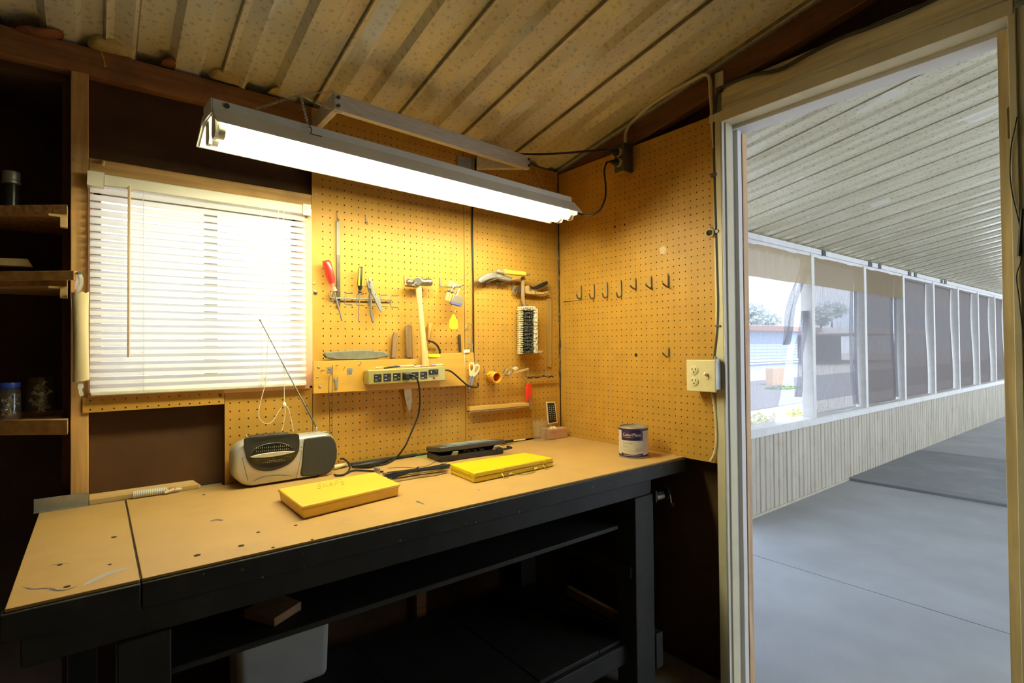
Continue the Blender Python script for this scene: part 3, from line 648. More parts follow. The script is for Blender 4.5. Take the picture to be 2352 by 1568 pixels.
tag(MB().bar((-.202, -.25, .2365), (-.215, -.55, .2365), .02, .034).build('wood_batten', wood('dark_batten', (.40, .24, .10), 1), bevel=.002), 'short batten lying on the lower shelf by the bench leg', 'batten')
MB_ = MB().prism([(-.46, -.30, .2195), (-.30, -.34, .2195), (-.29, -.22, .2195), (-.44, -.18, .2195)], (0, 0, .012)); tag(MB_.build('board_scrap', CHAR, bevel=.002), 'dark flat board scrap behind the batten on the lower shelf', 'board')
t = thing('plastic_bag', 'pale green plastic bag bulging at the open end of the bench', 'bag', (-1.875, -.60, .60))
MB().ball((-1.885, -.58, .70), (.05, .06, .10), 16, 10).build('bag_body', cloth('pale_green_film', (.55, .66, .52), .4), t)
tag(MB().box((-1.93, -.55, 0), (-1.85, -.45, .62)).build('storage_box', mat('grey_box', (.2, .2, .2), var=.1), bevel=.004), 'dark grey tall box standing under the green bag', 'box')
tag(MB().box((-.75, .0, .0), (-.71, .036, .8)).build('trim_30', OLDX), 'rough stud below the bench', 'stud'); bpy.data.objects['trim_30']['kind'] = 'structure'
for k_ in ('label', 'category'): del bpy.data.objects['trim_30'][k_]
# ================================================================ PEGBOARDS
def pegboard(name, label, org, U, W, w, h, u0, v0, p=.0254, r=.0023, dep=.0055, q=None):
    """hardboard sheet with real drilled holes; org = lower corner of the front face, U = along, W = out of the wall"""
    org, U, W = V(org), V(U), V(W); Z = V((0, 0, 1)); m = MB(); vs = []; fs = []; mi = []; idx = {}
    def pt(u, v, d=0.):
        k = (round(u, 5), round(v, 5), d)
        if k not in idx: idx[k] = len(vs); vs.append(org + U*u + Z*v - W*d)
        return idx[k]
    q = q or p/2
    us = [u0+i*p for i in range(-60, 120) if .005 < u0+i*p-p/2+.005 and u0+i*p+p/2 < w]
    vv = [v0+i*p for i in range(-120, 120) if 0 < v0+i*p-q and v0+i*p+q < h]
    for u in us:
        for v in vv:
            B_ = [pt(u+dx*p/2, v+dy*q) for dx, dy in ((1, 0), (1, 1), (0, 1), (-1, 1), (-1, 0), (-1, -1), (0, -1), (1, -1))]
            Hf = [pt(u+r*cos(k*pi/4), v+r*sin(k*pi/4)) for k in range(8)]; Hb = [pt(u+r*cos(k*pi/4), v+r*sin(k*pi/4), dep) for k in range(8)]
            for k in range(8):
                j = (k+1) % 8; fs.append((B_[k], B_[j], Hf[j], Hf[k])); mi.append(0); fs.append((Hf[k], Hf[j], Hb[j], Hb[k])); mi.append(1)
    a, b, c, d = us[0]-p/2, us[-1]+p/2, vv[0]-q, vv[-1]+q
    def quad(u0_, v0_, u1_, v1_): fs.append((pt(u0_, v0_), pt(u1_, v0_), pt(u1_, v1_), pt(u0_, v1_))); mi.append(0)
    if q < p/2:
        for v in vv[:-1]: quad(a, v+q, b, v+p-q)
    quad(0, 0, a, h); quad(b, 0, w, h); quad(a, 0, b, c); quad(a, d, b, h)
    for (u_, v_, u2, v2) in ((0, 0, w, 0), (w, 0, w, h), (w, h, 0, h), (0, h, 0, 0)): fs.append((pt(u_, v_), pt(u2, v2), pt(u2, v2, dep), pt(u_, v_, dep))); mi.append(1)
    m.v = vs; m.f = [list(f) for f in fs]; m.m = mi
    o = m.build(name, [PEG, PEGEDGE], smooth=0)
    return tag(o, label, 'pegboard')
SX = onY(1067, 700, 0).x
PB = pegboard('pegboard', 'large tan pegboard panel hung with tools between window and black cable', (-1.131, 0, T+.004), (1, 0, 0), (0, -1, 0), SX-.001+1.131, 2.03-T, -1.0956+1.131, 1.7451-T-.004)
PB2 = pegboard('pegboard', 'narrow tan pegboard panel in the corner behind the brush', (SX+.001, 0, T+.004), (1, 0, 0), (0, -1, 0), -.003-SX, 2.03-T, -.4596-SX, 1.6976-T-.004)
PB3 = pegboard('pegboard', 'small square pegboard panel under the window behind the radio', (-1.395, 0, T-.002), (1, 0, 0), (0, -1, 0), .262, 1.087-T+.004, .015, 1.0861-T-.004)
x0 = onY(190, 930, 0).x
PB4 = pegboard('pegboard', 'thin pegboard strip nailed below the window sill', (x0, -.006, 1.054), (1, 0, 0), (0, -1, 0), -1.397-x0, .040, .0127+.003, .0075, q=.006)
PB5 = pegboard('pegboard', 'wide tan pegboard on the side wall beside the doorway', (0, -.004, T-.004), (0, -1, 0), (-1, 0, 0), .794, 2.03-T-.003, .037, 1.1849-T+.004)
def screw(par, p, n, r=.004, mm=GALV):
    p, n = V(p), V(n); return MB().lathe([(r, 0), (r, .0012), (r*.6, .0024), (0, .0028)], p, n, 12).build('screw', mm, par)
for (x, y) in ((722, 651), (723, 669), (724, 454), (1070, 630), (1061, 641), (725, 445), (1065, 812)): screw(PB, bw(x, y), (0, -1, 0))
screw(PB, bw(725, 671, .004), (0, -1, 0), .006, DKSTEEL)
for (x, y) in ((522, 898), (709, 891)): screw(PB3, bw(x, y), (0, -1, 0), .003, DKSTEEL)
screw(PB4, bw(507, 908, .006), (0, -1, 0), .004, DKSTEEL)
for (x, y) in ((1449, 800), (1444, 671), (1443, 684), (1298, 803)): screw(PB5, rw(x, y), (-1, 0, 0), .004)
screw(PB5, rw(1655, 1052), (-1, 0, 0), .003)
m = MB()
for x, y, r in ((1461, 815, .0075), (1412, 521, .005), (1392, 526, .003), (1435, 516, .004)): m.lathe([(r, 0), (r, .0006), (0, .0007)], rw(x, y, .0001), (-1, 0, 0), 14)
m.build('big_hole', HOLE, PB5)
m = MB(); m.add([rw(x, y, .0006) for x, y in ((1514, 570), (1525, 564), (1531, 572), (1526, 583), (1517, 584))], [(0, 1, 2, 3, 4)]); m.build('plaster_patch', mat('pale_patch', (.62, .46, .26), var=.1), PB5, smooth=0)
m = MB(); m.tube([rw(x, y, .0002) for x, y in ((1295, 693), (1310, 692), (1332, 689), (1360, 686.5))], [.0022, .0014, .0008, .0003], 6); m.build('crack', HOLE, PB5)
# grimy caulk in the corner
random.seed(8)
m = MB(); P = [bw(1285 + (y-390)*.006, y, .004) for y in range(400, 900, 12)]; 
for i, p in enumerate(P): p.x = -.004 + random.uniform(-.002, .0015)
m.tube(P, [(.0015 if p.z > 1.72 else .0045)*random.uniform(.5, 1.3) for p in P], 6)
tag(m.build('corner_caulk', mat('grimy_caulk', (.035, .025, .018), rough=.8, var=.9, scale=45, dirt=(.6, .5, .35), dscale=26, damt=.9)), 'ragged black and cream caulk line running down the pegboard corner', 'caulk')
# foam lumps and plate nails at the eaves
FOAM = mat('spray_foam', (.52, .40, .17), rough=.9, var=.25, scale=30, bump=.6, bscale=70, dirt=(.25, .12, .05), dscale=18, damt=.6)
FOAMD = mat('burnt_foam', (.20, .075, .03), rough=.9, var=.4, scale=30, bump=.6, bscale=60)
def lump(label, pts, mm, dep=.05):
    P = [onY(x, y, -.004) for x, y in pts]; c = V(); 
    for p in P: c += p/len(P)
    m = MB(); n = len(P); vs = []
    for k_, (sc_, dy) in enumerate(((1.02, .03), (1., .0), (.8, -.022), (.45, -.034))):
        for p in P: q = c + (p-c)*sc_*random.uniform(.94, 1.06); vs.append((q.x, q.y+dy+random.uniform(-.004, .004), q.z))
    fs = [(k_*n+i, k_*n+(i+1) % n, (k_+1)*n+(i+1) % n, (k_+1)*n+i) for k_ in range(3) for i in range(n)] + [[3*n+i for i in range(n)], [i for i in range(n)][::-1]]
    return tag(m.add(vs, fs).build('foam_lump', mm, sub=1), label, 'foam')
random.seed(13)
lump('largest lump of yellow spray foam at the roof edge above the wall post', ((196, 100), (205, 82), (225, 72), (248, 74), (268, 88), (290, 108), (312, 124), (298, 130), (270, 126), (240, 118), (210, 112)), FOAM)
lump('mid-sized yellow foam lump on the top plate above the window', ((474, 168), (482, 152), (500, 148), (522, 152), (540, 168), (562, 186), (568, 197), (545, 196), (515, 186), (485, 178)), FOAM)
lump('small triangular yellow foam lump beside the chain above the shop light', ((610, 212), (622, 206), (634, 200), (645, 208), (650, 219), (630, 217)), FOAM)
lump('dark burnt foam lump on the top plate', ((362, 146), (374, 138), (390, 136), (402, 146), (410, 157), (388, 154)), FOAMD)
lump('orange brown foam lump behind the aluminium bracket', ((1062, 302), (1072, 295), (1090, 298), (1104, 306), (1108, 318), (1085, 316)), FOAMD)
lump('orange foam tuft where bracket and black cable meet at the roof', ((1186, 348), (1196, 338), (1210, 338), (1218, 350), (1212, 360), (1195, 356)), mat('orange_foam', (.5, .22, .07), rough=.9, var=.3, scale=30))
lump('small dark red foam scrap at the roof edge near the shelves', ((20, 62), (40, 66), (80, 74), (120, 84), (160, 78), (162, 84), (110, 92), (60, 80)), FOAMD)
tag(MB().tube([onY(232, 118, -.012), onY(240, 140, -.02), onY(242, 156, -.022)], [.002, .002, .004], 7).build('nail', BRASS), 'bent yellow nail dangling beneath the largest foam lump', 'nail')
tag(MB().tube(spline([onY(236, 371, -.003), onY(237, 374, -.02), onY(235, 380, -.02)], 4), [.005]*9, 7).build('cup_hook', mat('brass_cream', (.6, .45, .15), var=.1)), 'little yellow cup hook on the rail over the blind', 'hook')
tag(MB().tube([onY(172, 365, 0), onY(172, 365, -.02)], .0022, 7).build('nail', GALV), 'grey nail sticking out of the wall post', 'nail')
# ================================================================ TOOLS ON THE BACK PEGBOARD
CORNER = 'back pegboard'
# long flat bar hanging on a hook
t = thing('hacksaw_blade', 'long dark flat steel bar hanging beside the red screwdriver', 'blade', bw(777, 700, .004))
P, v = cut(((773, 506), (781, 506), (782, 700), (780, 707), (776, 707), (774, 702)), .007, .004); MB().prism(P, v).build('blade', DKSTEEL, t, bevel=.0005)
P, v = cut(((773, 506), (781, 506), (781.3, 585), (773.3, 585)), .0074, .0069); MB().prism(P, v).build('bare_end', mat('worn_steel', (.20, .19, .155), rough=.5, metal=.3, var=.15), t)
def hook(name, label, pts, r=.0018, mm=STEEL, group=None, k=5):
    return tag(MB().tube(spline(pts, k), r, 7).build(name, mm), label, 'hook', group)
hook('peg_hook', 'small steel hook holding the long dark flat bar', [bw(775, 487, .003), bw(775.5, 500, .004), bw(777, 507, .012), bw(779, 503, .018)])
hook('peg_hook', 'empty small steel hook near the top of the back pegboard', [bw(840, 493, .003), bw(841, 505, .004), bw(843, 515, .01), bw(845, 510, .018), bw(845, 507, .019)])
RACK = mat('rack_wire', (.24, .23, .185), rough=.4, metal=.5, var=.1)
# wire tool rack with square loops
t = thing('tool_rack', 'steel wire rack with square loops holding screwdrivers and pliers', 'rack', bw(840, 690, .01))
MB().tube(spline([bw(757, 672, .004), bw(758, 680, .01), bw(764, 684, .012), bw(800, 685, .012), bw(850, 686.5, .012), bw(900, 688, .012)], 4), .0028, 8).build('back_wire', RACK, t)
for (x, y) in ((765, 670), (793, 673), (820, 674.5), (847, 676), (873, 677.5), (898, 679)):
    w, h = 17, 25
    c = [bw(x+w, y, .034), bw(x+2, y, .012), bw(x, y+3, .012), bw(x-1, y+h-1, .012), bw(x+1, y+h+1, .012), bw(x+w, y+h+2, .034)]
    MB().tube(c, .002, 7).build('loop', RACK, t)
# screwdrivers
def driver(name, label, top, neck, coll, tip, d, r, mh, mc, rs, stripe=None):
    t = thing(name, label, 'screwdriver', bw(*tip, d))
    a, b, c, e = bw(*top, d), bw(*neck, d), bw(*coll, d), bw(*tip, d)
    ax = (c-a).normalized(); L1 = (b-a).length; L2 = (c-a).length
    n = 12; u = ax.orthogonal().normalized(); w = ax.cross(u)
    def ring(h, R, fl): return [a + ax*h + (u*cos(2*pi*k/24)+w*sin(2*pi*k/24))*R*(1-fl*(k % 4 == 0)) for k in range(24)]
    m = MB(); secs = [(0, .55, 0), (.003, .85, .06), (.008, 1, .1), (L1*.8, .97, .1), (L1, .62, .03)]
    vs = []
    for h, R, fl in secs: vs += ring(h, R*r, fl)
    fs = [list(range(24))[::-1], [4*24+k for k in range(24)]]
    for i in range(4):
        for k in range(24): fs.append((i*24+k, i*24+(k+1) % 24, (i+1)*24+(k+1) % 24, (i+1)*24+k))
    m.add(vs, fs).build('handle', mh, t)
    MB().lathe([(r*.5, L1-.001), (r*.42, L1+(L2-L1)*.45), (r*.6, L1+(L2-L1)*.5), (r*.72, L2-.002), (r*.4, L2)], a, ax, 18).build('collar', mc, t)
    MB().lathe([(rs, L2), (rs, (e-a).length-.012), (rs*1.2, (e-a).length-.005), (rs*.7, (e-a).length)], a, ax, 12).build('shaft', STEEL, t)
    if stripe:
        for off, mm in stripe:
            dd = (V((0, -1, 0))*cos(off)+ax.cross(V((0, -1, 0)))*sin(off))
            MB().bar(a+ax*.004+dd*r*.93, a+ax*L1*.86+dd*r*.9, .0065, .003, dd).build('handle_stripe', mm, t, bevel=.001)
    return t
driver('screwdriver', 'red handled screwdriver leaning in the wire rack', (749, 598), (759, 651), (768, 670), (787, 737), .028, .0145, RED, mat('red_clear_collar', (.75, .22, .16), rough=.2, var=.3, scale=40), .0028)
t2 = driver('screwdriver', 'black and yellow handled screwdriver upright in the wire rack', (829, 613), (827.5, 664), (826.5, 672), (824.5, 738), .026, .0098, BLACK, BLACK, .0022, [(-.75, YEL), (.85, YEL)])
n_ = V((0, -1, 0)); WHT = mat('white_mark', (.8, .8, .75), var=0)
MB().tube([bw(824, 635, .0375), bw(826.5, 634, .0375), bw(826.5, 637, .0375)], .0004, 5).tube([bw(824, 636, .0375), bw(824.2, 638.5, .0375), bw(827, 638, .0375)], .0004, 5).tube([bw(824.5, 642, .0375), bw(826.5, 640.5, .0375), bw(826.5, 643.5, .0375)], .0004, 5).build('engraved_mark', WHT, t2)
# slip joint pliers
t = thing('pliers', 'chromed slip joint pliers straddling the wire rack', 'pliers', bw(865, 715, .02))
P, v = cut(((848, 636), (853, 640), (857, 650), (858, 662), (867, 683), (873, 688), (880, 712), (877, 717), (872, 712), (862, 690), (853, 671), (850, 655), (851, 648), (847, 645)), .032, .024); MB().prism(P, v).build('handle_jaw', CHROME, t, bevel=.0016)
P, v = cut(((843, 644), (846, 647), (850, 648), (849, 652), (851, 660), (853, 672), (855, 690), (854, 712), (861, 738), (855, 739), (850, 715), (851, 690), (849, 674), (844, 655)), .026, .018); MB().prism(P, v).build('handle_jaw', STEEL, t, bevel=.0016)
MB().cyl(bw(851, 660, .030), bw(851, 660, .037), .0045, n=14).build('pivot', CHROME, t)
# ball peen hammer
t = thing('hammer', 'ball peen hammer with pale wooden handle hanging head up on two hooks', 'hammer', bw(975, 846, .04))
hd = .045
a, b = bw(934, 647, hd), bw(990, 648, hd); ax = (b-a).normalized(); L = (b-a).length
MB().lathe([(0, -.002), (.006, -.001), (.0105, .004), (.0115, .010), (.009, .016), (.0085, .024), (.0125, L*.45), (.0165, L*.5), (.0165, L*.58), (.0115, L*.68), (.0125, L*.76), (.0145, L*.8), (.0145, L*.98), (.013, L)], a, ax, 24).build('head', mat('forged_steel', (.30, .28, .22), rough=.38, metal=.9, var=.2, scale=20), t)
MB().cyl(bw(960, 646, hd+.012), bw(960, 646, hd+.02), .0155, .0145, 20).build('eye_boss', STEEL, t, bevel=.001)
ash = wood('ash_handle', (.72, .52, .22), 2, dark=.8)
P = [bw(x, y, d) for x, y, d in ((961, 655, .043), (961.5, 664, .044), (963.5, 690, .047), (967, 725, .051), (972, 780, .057), (975, 810, .061), (977.5, 841, .065))]
MB().tube(P, [.0105, .0112, .0105, .0098, .0112, .0128, .0138], 14).build('handle', ash, t)
t = thing('tool_hook', 'steel double prong hook carrying the hammer head', 'hook', bw(945, 655, .01))
MB().tube([bw(930, 632, .004), bw(931, 650, .006), bw(934, 654, .01), bw(948, 655, .055), bw(956, 649, .062)], .0024, 7).build('prong', STEEL, t)
MB().tube([bw(931, 653, .006), bw(970, 655, .01), bw(984, 656, .05), bw(988, 648, .066)], .0024, 7).build('prong', STEEL, t)
# clothes pegs, padlock and key tag on an L hook
hook('peg_hook', 'L shaped steel hook holding wooden clothes pegs and padlock', [bw(1012, 637, .004), bw(1012, 655, .005), bw(1013, 658, .008), bw(1035, 659, .05), bw(1058, 658, .07), bw(1066, 653, .08)], .0025, k=3)
for i, (x0_, y0_, x1_, y1_, lab) in enumerate(((1036, 644, 1026, 690, 'wooden clothes peg clipped on the L hook, the one closer to the hammer'), (1043, 648, 1034, 693, 'wooden clothes peg clipped on the L hook next to the padlock'))):
    t = thing('clothes_peg', lab, 'clothes peg', bw(x1_, y1_, .03))
    pw = mat('peg_wood_%d' % i, (.72, .55, .24), rough=.7, var=.1)
    MB().bar(bw(x0_-1.5, y0_, .036+i*.012), bw(x1_-1, y1_, .036+i*.012), .007, .009).build('peg_half', pw, t, bevel=.001)
    MB().bar(bw(x0_+2.6, y0_+1, .036+i*.012), bw(x1_+2, y1_, .036+i*.012), .006, .009).build('peg_half', pw, t, bevel=.001)
    p = bw((x0_+x1_)/2, (y0_+y1_)/2, .043+i*.012); MB().tube([p+V((-.008, 0, 0)), p+V((.008, 0, .001))], .002, 6).build('spring', STEEL, t)
t = thing('padlock', 'brass padlock with blue band and long shackle', 'padlock', bw(1049, 703, .06))
PD = .062
P, v = cut(((1043, 676), (1066, 682), (1062, 699), (1037, 693)), PD+.007, PD-.007); MB().prism(P, v).build('lock_body', mat('lock_brass', (.45, .38, .22), rough=.4, metal=.9, var=.15), t, bevel=.0012)
P, v = cut(((1037, 693), (1062, 699), (1060, 703.5), (1036, 697)), PD+.008, PD-.008); MB().prism(P, v).build('blue_band', mat('blue_band', (.10, .12, .42), rough=.4, var=.05), t, bevel=.001)
MB().tube(spline([bw(1050, 678, PD), bw(1040, 667, PD), bw(1042, 658, PD), bw(1049, 655, PD), bw(1056, 659, PD), bw(1052, 672, PD), bw(1049, 678, PD)], 4), .0024, 8).build('shackle', CHROME, t)
t = thing('key_ring', 'dark split ring with small keys at the end of the L hook', 'key ring', bw(1062, 680, .08))
MB().tube(arc(bw(1062, 661, .08), .006, 0, 2*pi, V((1, 0, 0)), V((0, .3, 1)), 16)[:-1], .0014, 6, closed=True).build('ring', DKSTEEL, t)
MB().tube(spline([bw(1066, 668, .08), bw(1070, 673, .08), bw(1069, 680, .08), bw(1065, 679, .08)], 4), .0009, 5).build('key', STEEL, t)
t = thing('key_tag', 'bright yellow plastic key tag hanging below the padlock', 'key tag', bw(1042, 755, .06))
YT = mat('bright_yellow', (.95, .82, .01), rough=.35, var=.02)
P, v = cut(((1040, 722), (1045, 722), (1046, 727), (1051, 735), (1052.5, 750), (1050, 755), (1035, 755), (1032.5, 750), (1034, 735), (1039, 727)), PD+.003, PD-.003); MB().prism(P, v).build('tag_body', YT, t, bevel=.001)
MB().tube(arc(bw(1042, 712, PD), .009, 0, 2*pi, V((1, 0, 0)), V((0, .4, 1)), 18)[:-1], .0008, 5, closed=True).build('ring', STEEL, t)
# ---------------------------------------------------------------- ledge boards
LED = mat('golden_plywood', (.62, .345, .055), rough=.45, var=.12, scale=2.5, stretch=(1.5, 10, 10), spec=.4)
LD = .045   # depth the front board stands off the pegboard
t = thing('tool_ledge', 'golden plywood strip screwed to the pegboard behind the power strip', 'ledge', bw(900, 900, .02))
P, v = cut(((720, 829), (1089, 821), (1092, 884), (720, 904)), LD, LD-.012); MB().prism(P, v).build('front_board', LED, t, bevel=.001)
P, v = cut(((985, 813), (1088, 809), (1089, 830), (985, 833)), .025, .016); MB().prism(P, v).build('rear_board', LED, t, bevel=.001)
MB().box((-1.131, -LD+.012, 1.085), (-1.10, -.001, 1.16)).box((-.53, -LD+.012, 1.085), (-.485, -.001, 1.16)).box((-.9, -LD+.012, 1.09), (-.78, -.001, 1.13)).build('spacer_block', CARD, t)
for (x, y, r) in ((732, 843, .004), (729, 866, .003), (735, 888, .0045), (1072, 829, .003), (1074, 849, .003), (1077, 868, .003)): MB().lathe([(r, 0), (r, .0015), (0, .003)], bw(x, y, LD), (0, -1, 0), 12).build('screw', GALV, t)
MB().tube([bw(735, 853, LD-.005), bw(741, 850, LD+.01), bw(747, 852, LD+.014)], .0014, 6).build('bent_nail', RUST, t)
MB().tube([bw(772, 839, LD), bw(778, 838.5, LD+.02)], .0014, 6).build('nail', STEEL, t)
MB().tube([bw(789, 850, LD), bw(793, 840, LD+.012)], .0007, 5).build('pin', DKSTEEL, t)
hook('cup_hook', 'small bright hook on the golden ledge under the grey sharpening stone', [bw(823, 839, LD), bw(826, 838, LD+.01), bw(829, 833, LD+.014), bw(829.5, 829, LD+.012)], .0014)
for x, y, lab in ((757, 849, 'small square steel plate hook carrying the long wire hook'), (804, 851, 'empty small square steel plate hook on the golden ledge')):
    t = thing('plate_hook', lab, 'hook', bw(x, y+8, LD+.002))
    P, v = cut(((x-5.5, y-6), (x+5.5, y-6), (x+5.5, y+6), (x-5.5, y+6)), LD+.0022, LD+.0006); MB().prism(P, v).build('plate', GALV, t)
    MB().lathe([(.0025, 0), (.002, .0015), (0, .002)], bw(x, y-1, LD+.0022), (0, -1, 0), 10).build('screw', STEEL, t)
    MB().tube([bw(x-4, y+6, LD+.001), bw(x-5, y+8, LD+.016), bw(x+5, y+8, LD+.016), bw(x+5, y+5, LD+.002)], .0014, 6).build('prong', GALV, t)
tag(MB().tube([bw(764, 838, LD+.018), bw(763, 858, LD+.018), bw(756, 866, LD+.012), bw(755.5, 900, LD+.008), bw(758, 1000, .02)], .0009, 6).tube([bw(764, 838, LD+.018), bw(763, 870, LD+.014), bw(762.5, 1000, .02), bw(758, 1000, .02)], .0009, 6).build('long_wire_hook', DKSTEEL), 'long thin wire loop hanging from the plate hook down behind the radio', 'wire')
t = tag(MB().prism(*cut(((768, 865), (770, 871), (773.5, 871), (775, 865), (778, 866), (777, 873), (775.5, 876), (776, 892), (773, 895), (770, 892), (769.5, 876), (767, 873)), LD+.004, LD+.001)).build('spanner', GALV, bevel=.0006), 'tiny grey open ended spanner hanging on the golden ledge', 'spanner')
# sharpening stone
P, v = cut(((745, 813), (750, 809), (775, 806), (815, 804), (850, 804), (880, 807), (893, 811), (896, 814), (893, 818), (865, 824), (820, 826), (775, 826), (750, 822)), .040, .018); tag(MB().prism(P, v).build('sharpening_stone', mat('grey_stone', (.165, .16, .115), rough=.95, var=.15, scale=60), bevel=.003), 'long grey boat shaped sharpening stone lying on the golden ledge', 'stone')
# knives and other handles stuck behind the ledge
OLDW = wood('worn_handle', (.21, .125, .055), 2, dark=.45)
def handle(name, label, px, d0, d1, mm, cat='tool'):
    P, v = cut(px, d1, d0); return tag(MB().prism(P, v).build(name, mm, bevel=.0025), label, cat)
handle('file_handle', 'short worn wooden handle leaning behind the ledge beside the sharpening stone', ((904, 768), (908, 761), (915, 764), (914, 778), (909, 822), (899, 823), (901, 800)), .010, .024, OLDW, 'handle')
t = thing('kitchen_knife', 'broad knife stuck behind the ledge with pale blade pointing down', 'knife', bw(940, 945, .014))
P, v = cut(((932, 751), (935, 745), (944, 744.5), (947, 750), (948.5, 822), (935, 822)), .026, .012); MB().prism(P, v).build('handle', OLDW, t, bevel=.003)
P, v = cut(((935, 822), (947, 822), (945, 890), (946.5, 920), (944, 938), (940.5, 947), (936, 938), (930, 912), (928, 891)), .016, .014); MB().prism(P, v).build('blade', mat('dull_blade', (.66, .64, .58), rough=.6, metal=.1, var=.2, scale=30), t)
t = thing('coping_saw', 'small saw with amber handle and curved black frame behind the ledge', 'saw', bw(990, 820, .02))
P, v = cut(((985, 741), (995, 742), (992, 756), (988, 780), (982, 782), (984, 760)), .024, .010); MB().prism(P, v).build('handle', mat('amber_handle', (.55, .27, .06), rough=.4, var=.3, scale=20), t, bevel=.003)
MB().tube(spline([bw(984, 783, .02), bw(994, 785, .02), bw(1004, 793, .02), (bw(1010, 806, .02)), bw(1010, 813, .02)], 5), .0042, 8).build('frame', BLACK, t)
P, v = cut(((984, 813), (1011, 814), (1011, 821), (985, 820)), .034, .028); MB().prism(P, v).build('yellow_grip', YT, t, bevel=.001)
handle('pen', 'slim dark marker standing behind the rear ledge board', ((1054, 768), (1058.5, 767), (1060.5, 808), (1056, 809)), .004, .012, mat('dark_marker', (.05, .035, .025), rough=.5, var=.3), 'marker')
MB_ = MB(); 
t = thing('wire_hanger', 'tangle of small steel wire hooks hanging beside the black cable', 'hook', bw(1080, 800, .01))
MB().tube(spline([bw(1066, 755, .004), bw(1074, 752, .012), bw(1078, 744, .016), bw(1083, 746, .014), bw(1082, 752, .008)], 4), .0014, 6).build('upper_hook', STEEL, t)
MB().tube(spline([bw(1077, 752, .012), bw(1074, 770, .012), bw(1078, 780, .012), bw(1085, 770, .012), bw(1082, 755, .012)], 4), .0008, 5).build('wire_loop', STEEL, t)
MB().tube(spline([bw(1079, 778, .012), bw(1075, 790, .014), bw(1083, 792, .014), bw(1086, 808, .012)], 4), .0018, 6).tube(spline([bw(1082, 780, .012), bw(1086, 793, .012), bw(1081, 800, .012)], 4), .0014, 6).build('lower_hook', GALV, t)
t = thing('price_tag', 'little white paper tag with a dangling string at the ledge end', 'tag', bw(1070, 808, .03))
P, v = cut(((1065, 803), (1079, 802), (1079, 809), (1065, 810)), .030, .028); MB().prism(P, v).build('paper', WHT, t)
MB().tube(spline([bw(1067, 810, .029), bw(1067, 825, .047), bw(1068, 843, .047)], 4), .0008, 5).build('string', CORD, t)
# scissors
t = thing('scissors', 'cream handled scissors hanging blades down at the ledge end', 'scissors', bw(1080, 893, .05))
SD = .058
def ringplate(outer, inner, d0, d1):
    m = MB(); n = len(outer); vs = []
    for d in (d1, d0): vs += [bw(x, y, d) for x, y in outer] + [bw(x, y, d) for x, y in inner]
    fs = []
    for i in range(n):
        j = (i+1) % n
        fs += [(i, j, n+j, n+i), (2*n+i, 3*n+i, 3*n+j, 2*n+j), (i, 2*n+i, 2*n+j, j), (n+i, n+j, 3*n+j, 3*n+i)]
    return m.add(vs, fs)
def lerp2(P, c, f): return [(c[0]+(x-c[0])*f, c[1]+(y-c[1])*f) for x, y in P]
o1 = ((1082, 831), (1088, 832), (1090, 838), (1089, 850), (1086, 862), (1082, 865), (1078, 862), (1077, 850), (1077, 838), (1079, 833)); 
o2 = ((1091, 837), (1097, 835), (1102, 839), (1102, 847), (1098, 856), (1092, 863), (1087, 866), (1085, 862), (1087, 850), (1089, 842))
ringplate(o1, [(1082, 836), (1085.5, 837), (1086.5, 840), (1086, 847), (1084, 851), (1082.5, 852), (1081, 850), (1080, 846), (1079.8, 840), (1080.5, 837)], SD-.004, SD+.002).build('handle_loop', CREAM, t, bevel=.0006)
ringplate(o2, [(1093, 841), (1096.5, 839.5), (1099, 841.5), (1099, 846), (1096.5, 851), (1093, 855), (1091, 855.5), (1090, 853), (1090.5, 848), (1091.5, 844)], SD-.001, SD+.005).build('handle_loop', CREAM, t, bevel=.0006)
P, v = cut(((1080, 864), (1085, 866), (1082, 885), (1080, 892), (1077.5, 893), (1076.5, 889), (1078, 878)), SD+.001, SD-.002); MB().prism(P, v).build('blade', STEEL, t)
P, v = cut(((1086, 864), (1091, 864), (1088, 872), (1084, 884), (1081, 885), (1083, 874)), SD+.004, SD+.001); MB().prism(P, v).build('blade', STEEL, t)
MB().lathe([(.002, 0), (.0018, .0015), (0, .002)], bw(1080, 880, SD+.002), (0, -1, 0), 10).build('rivet', STEEL, t)
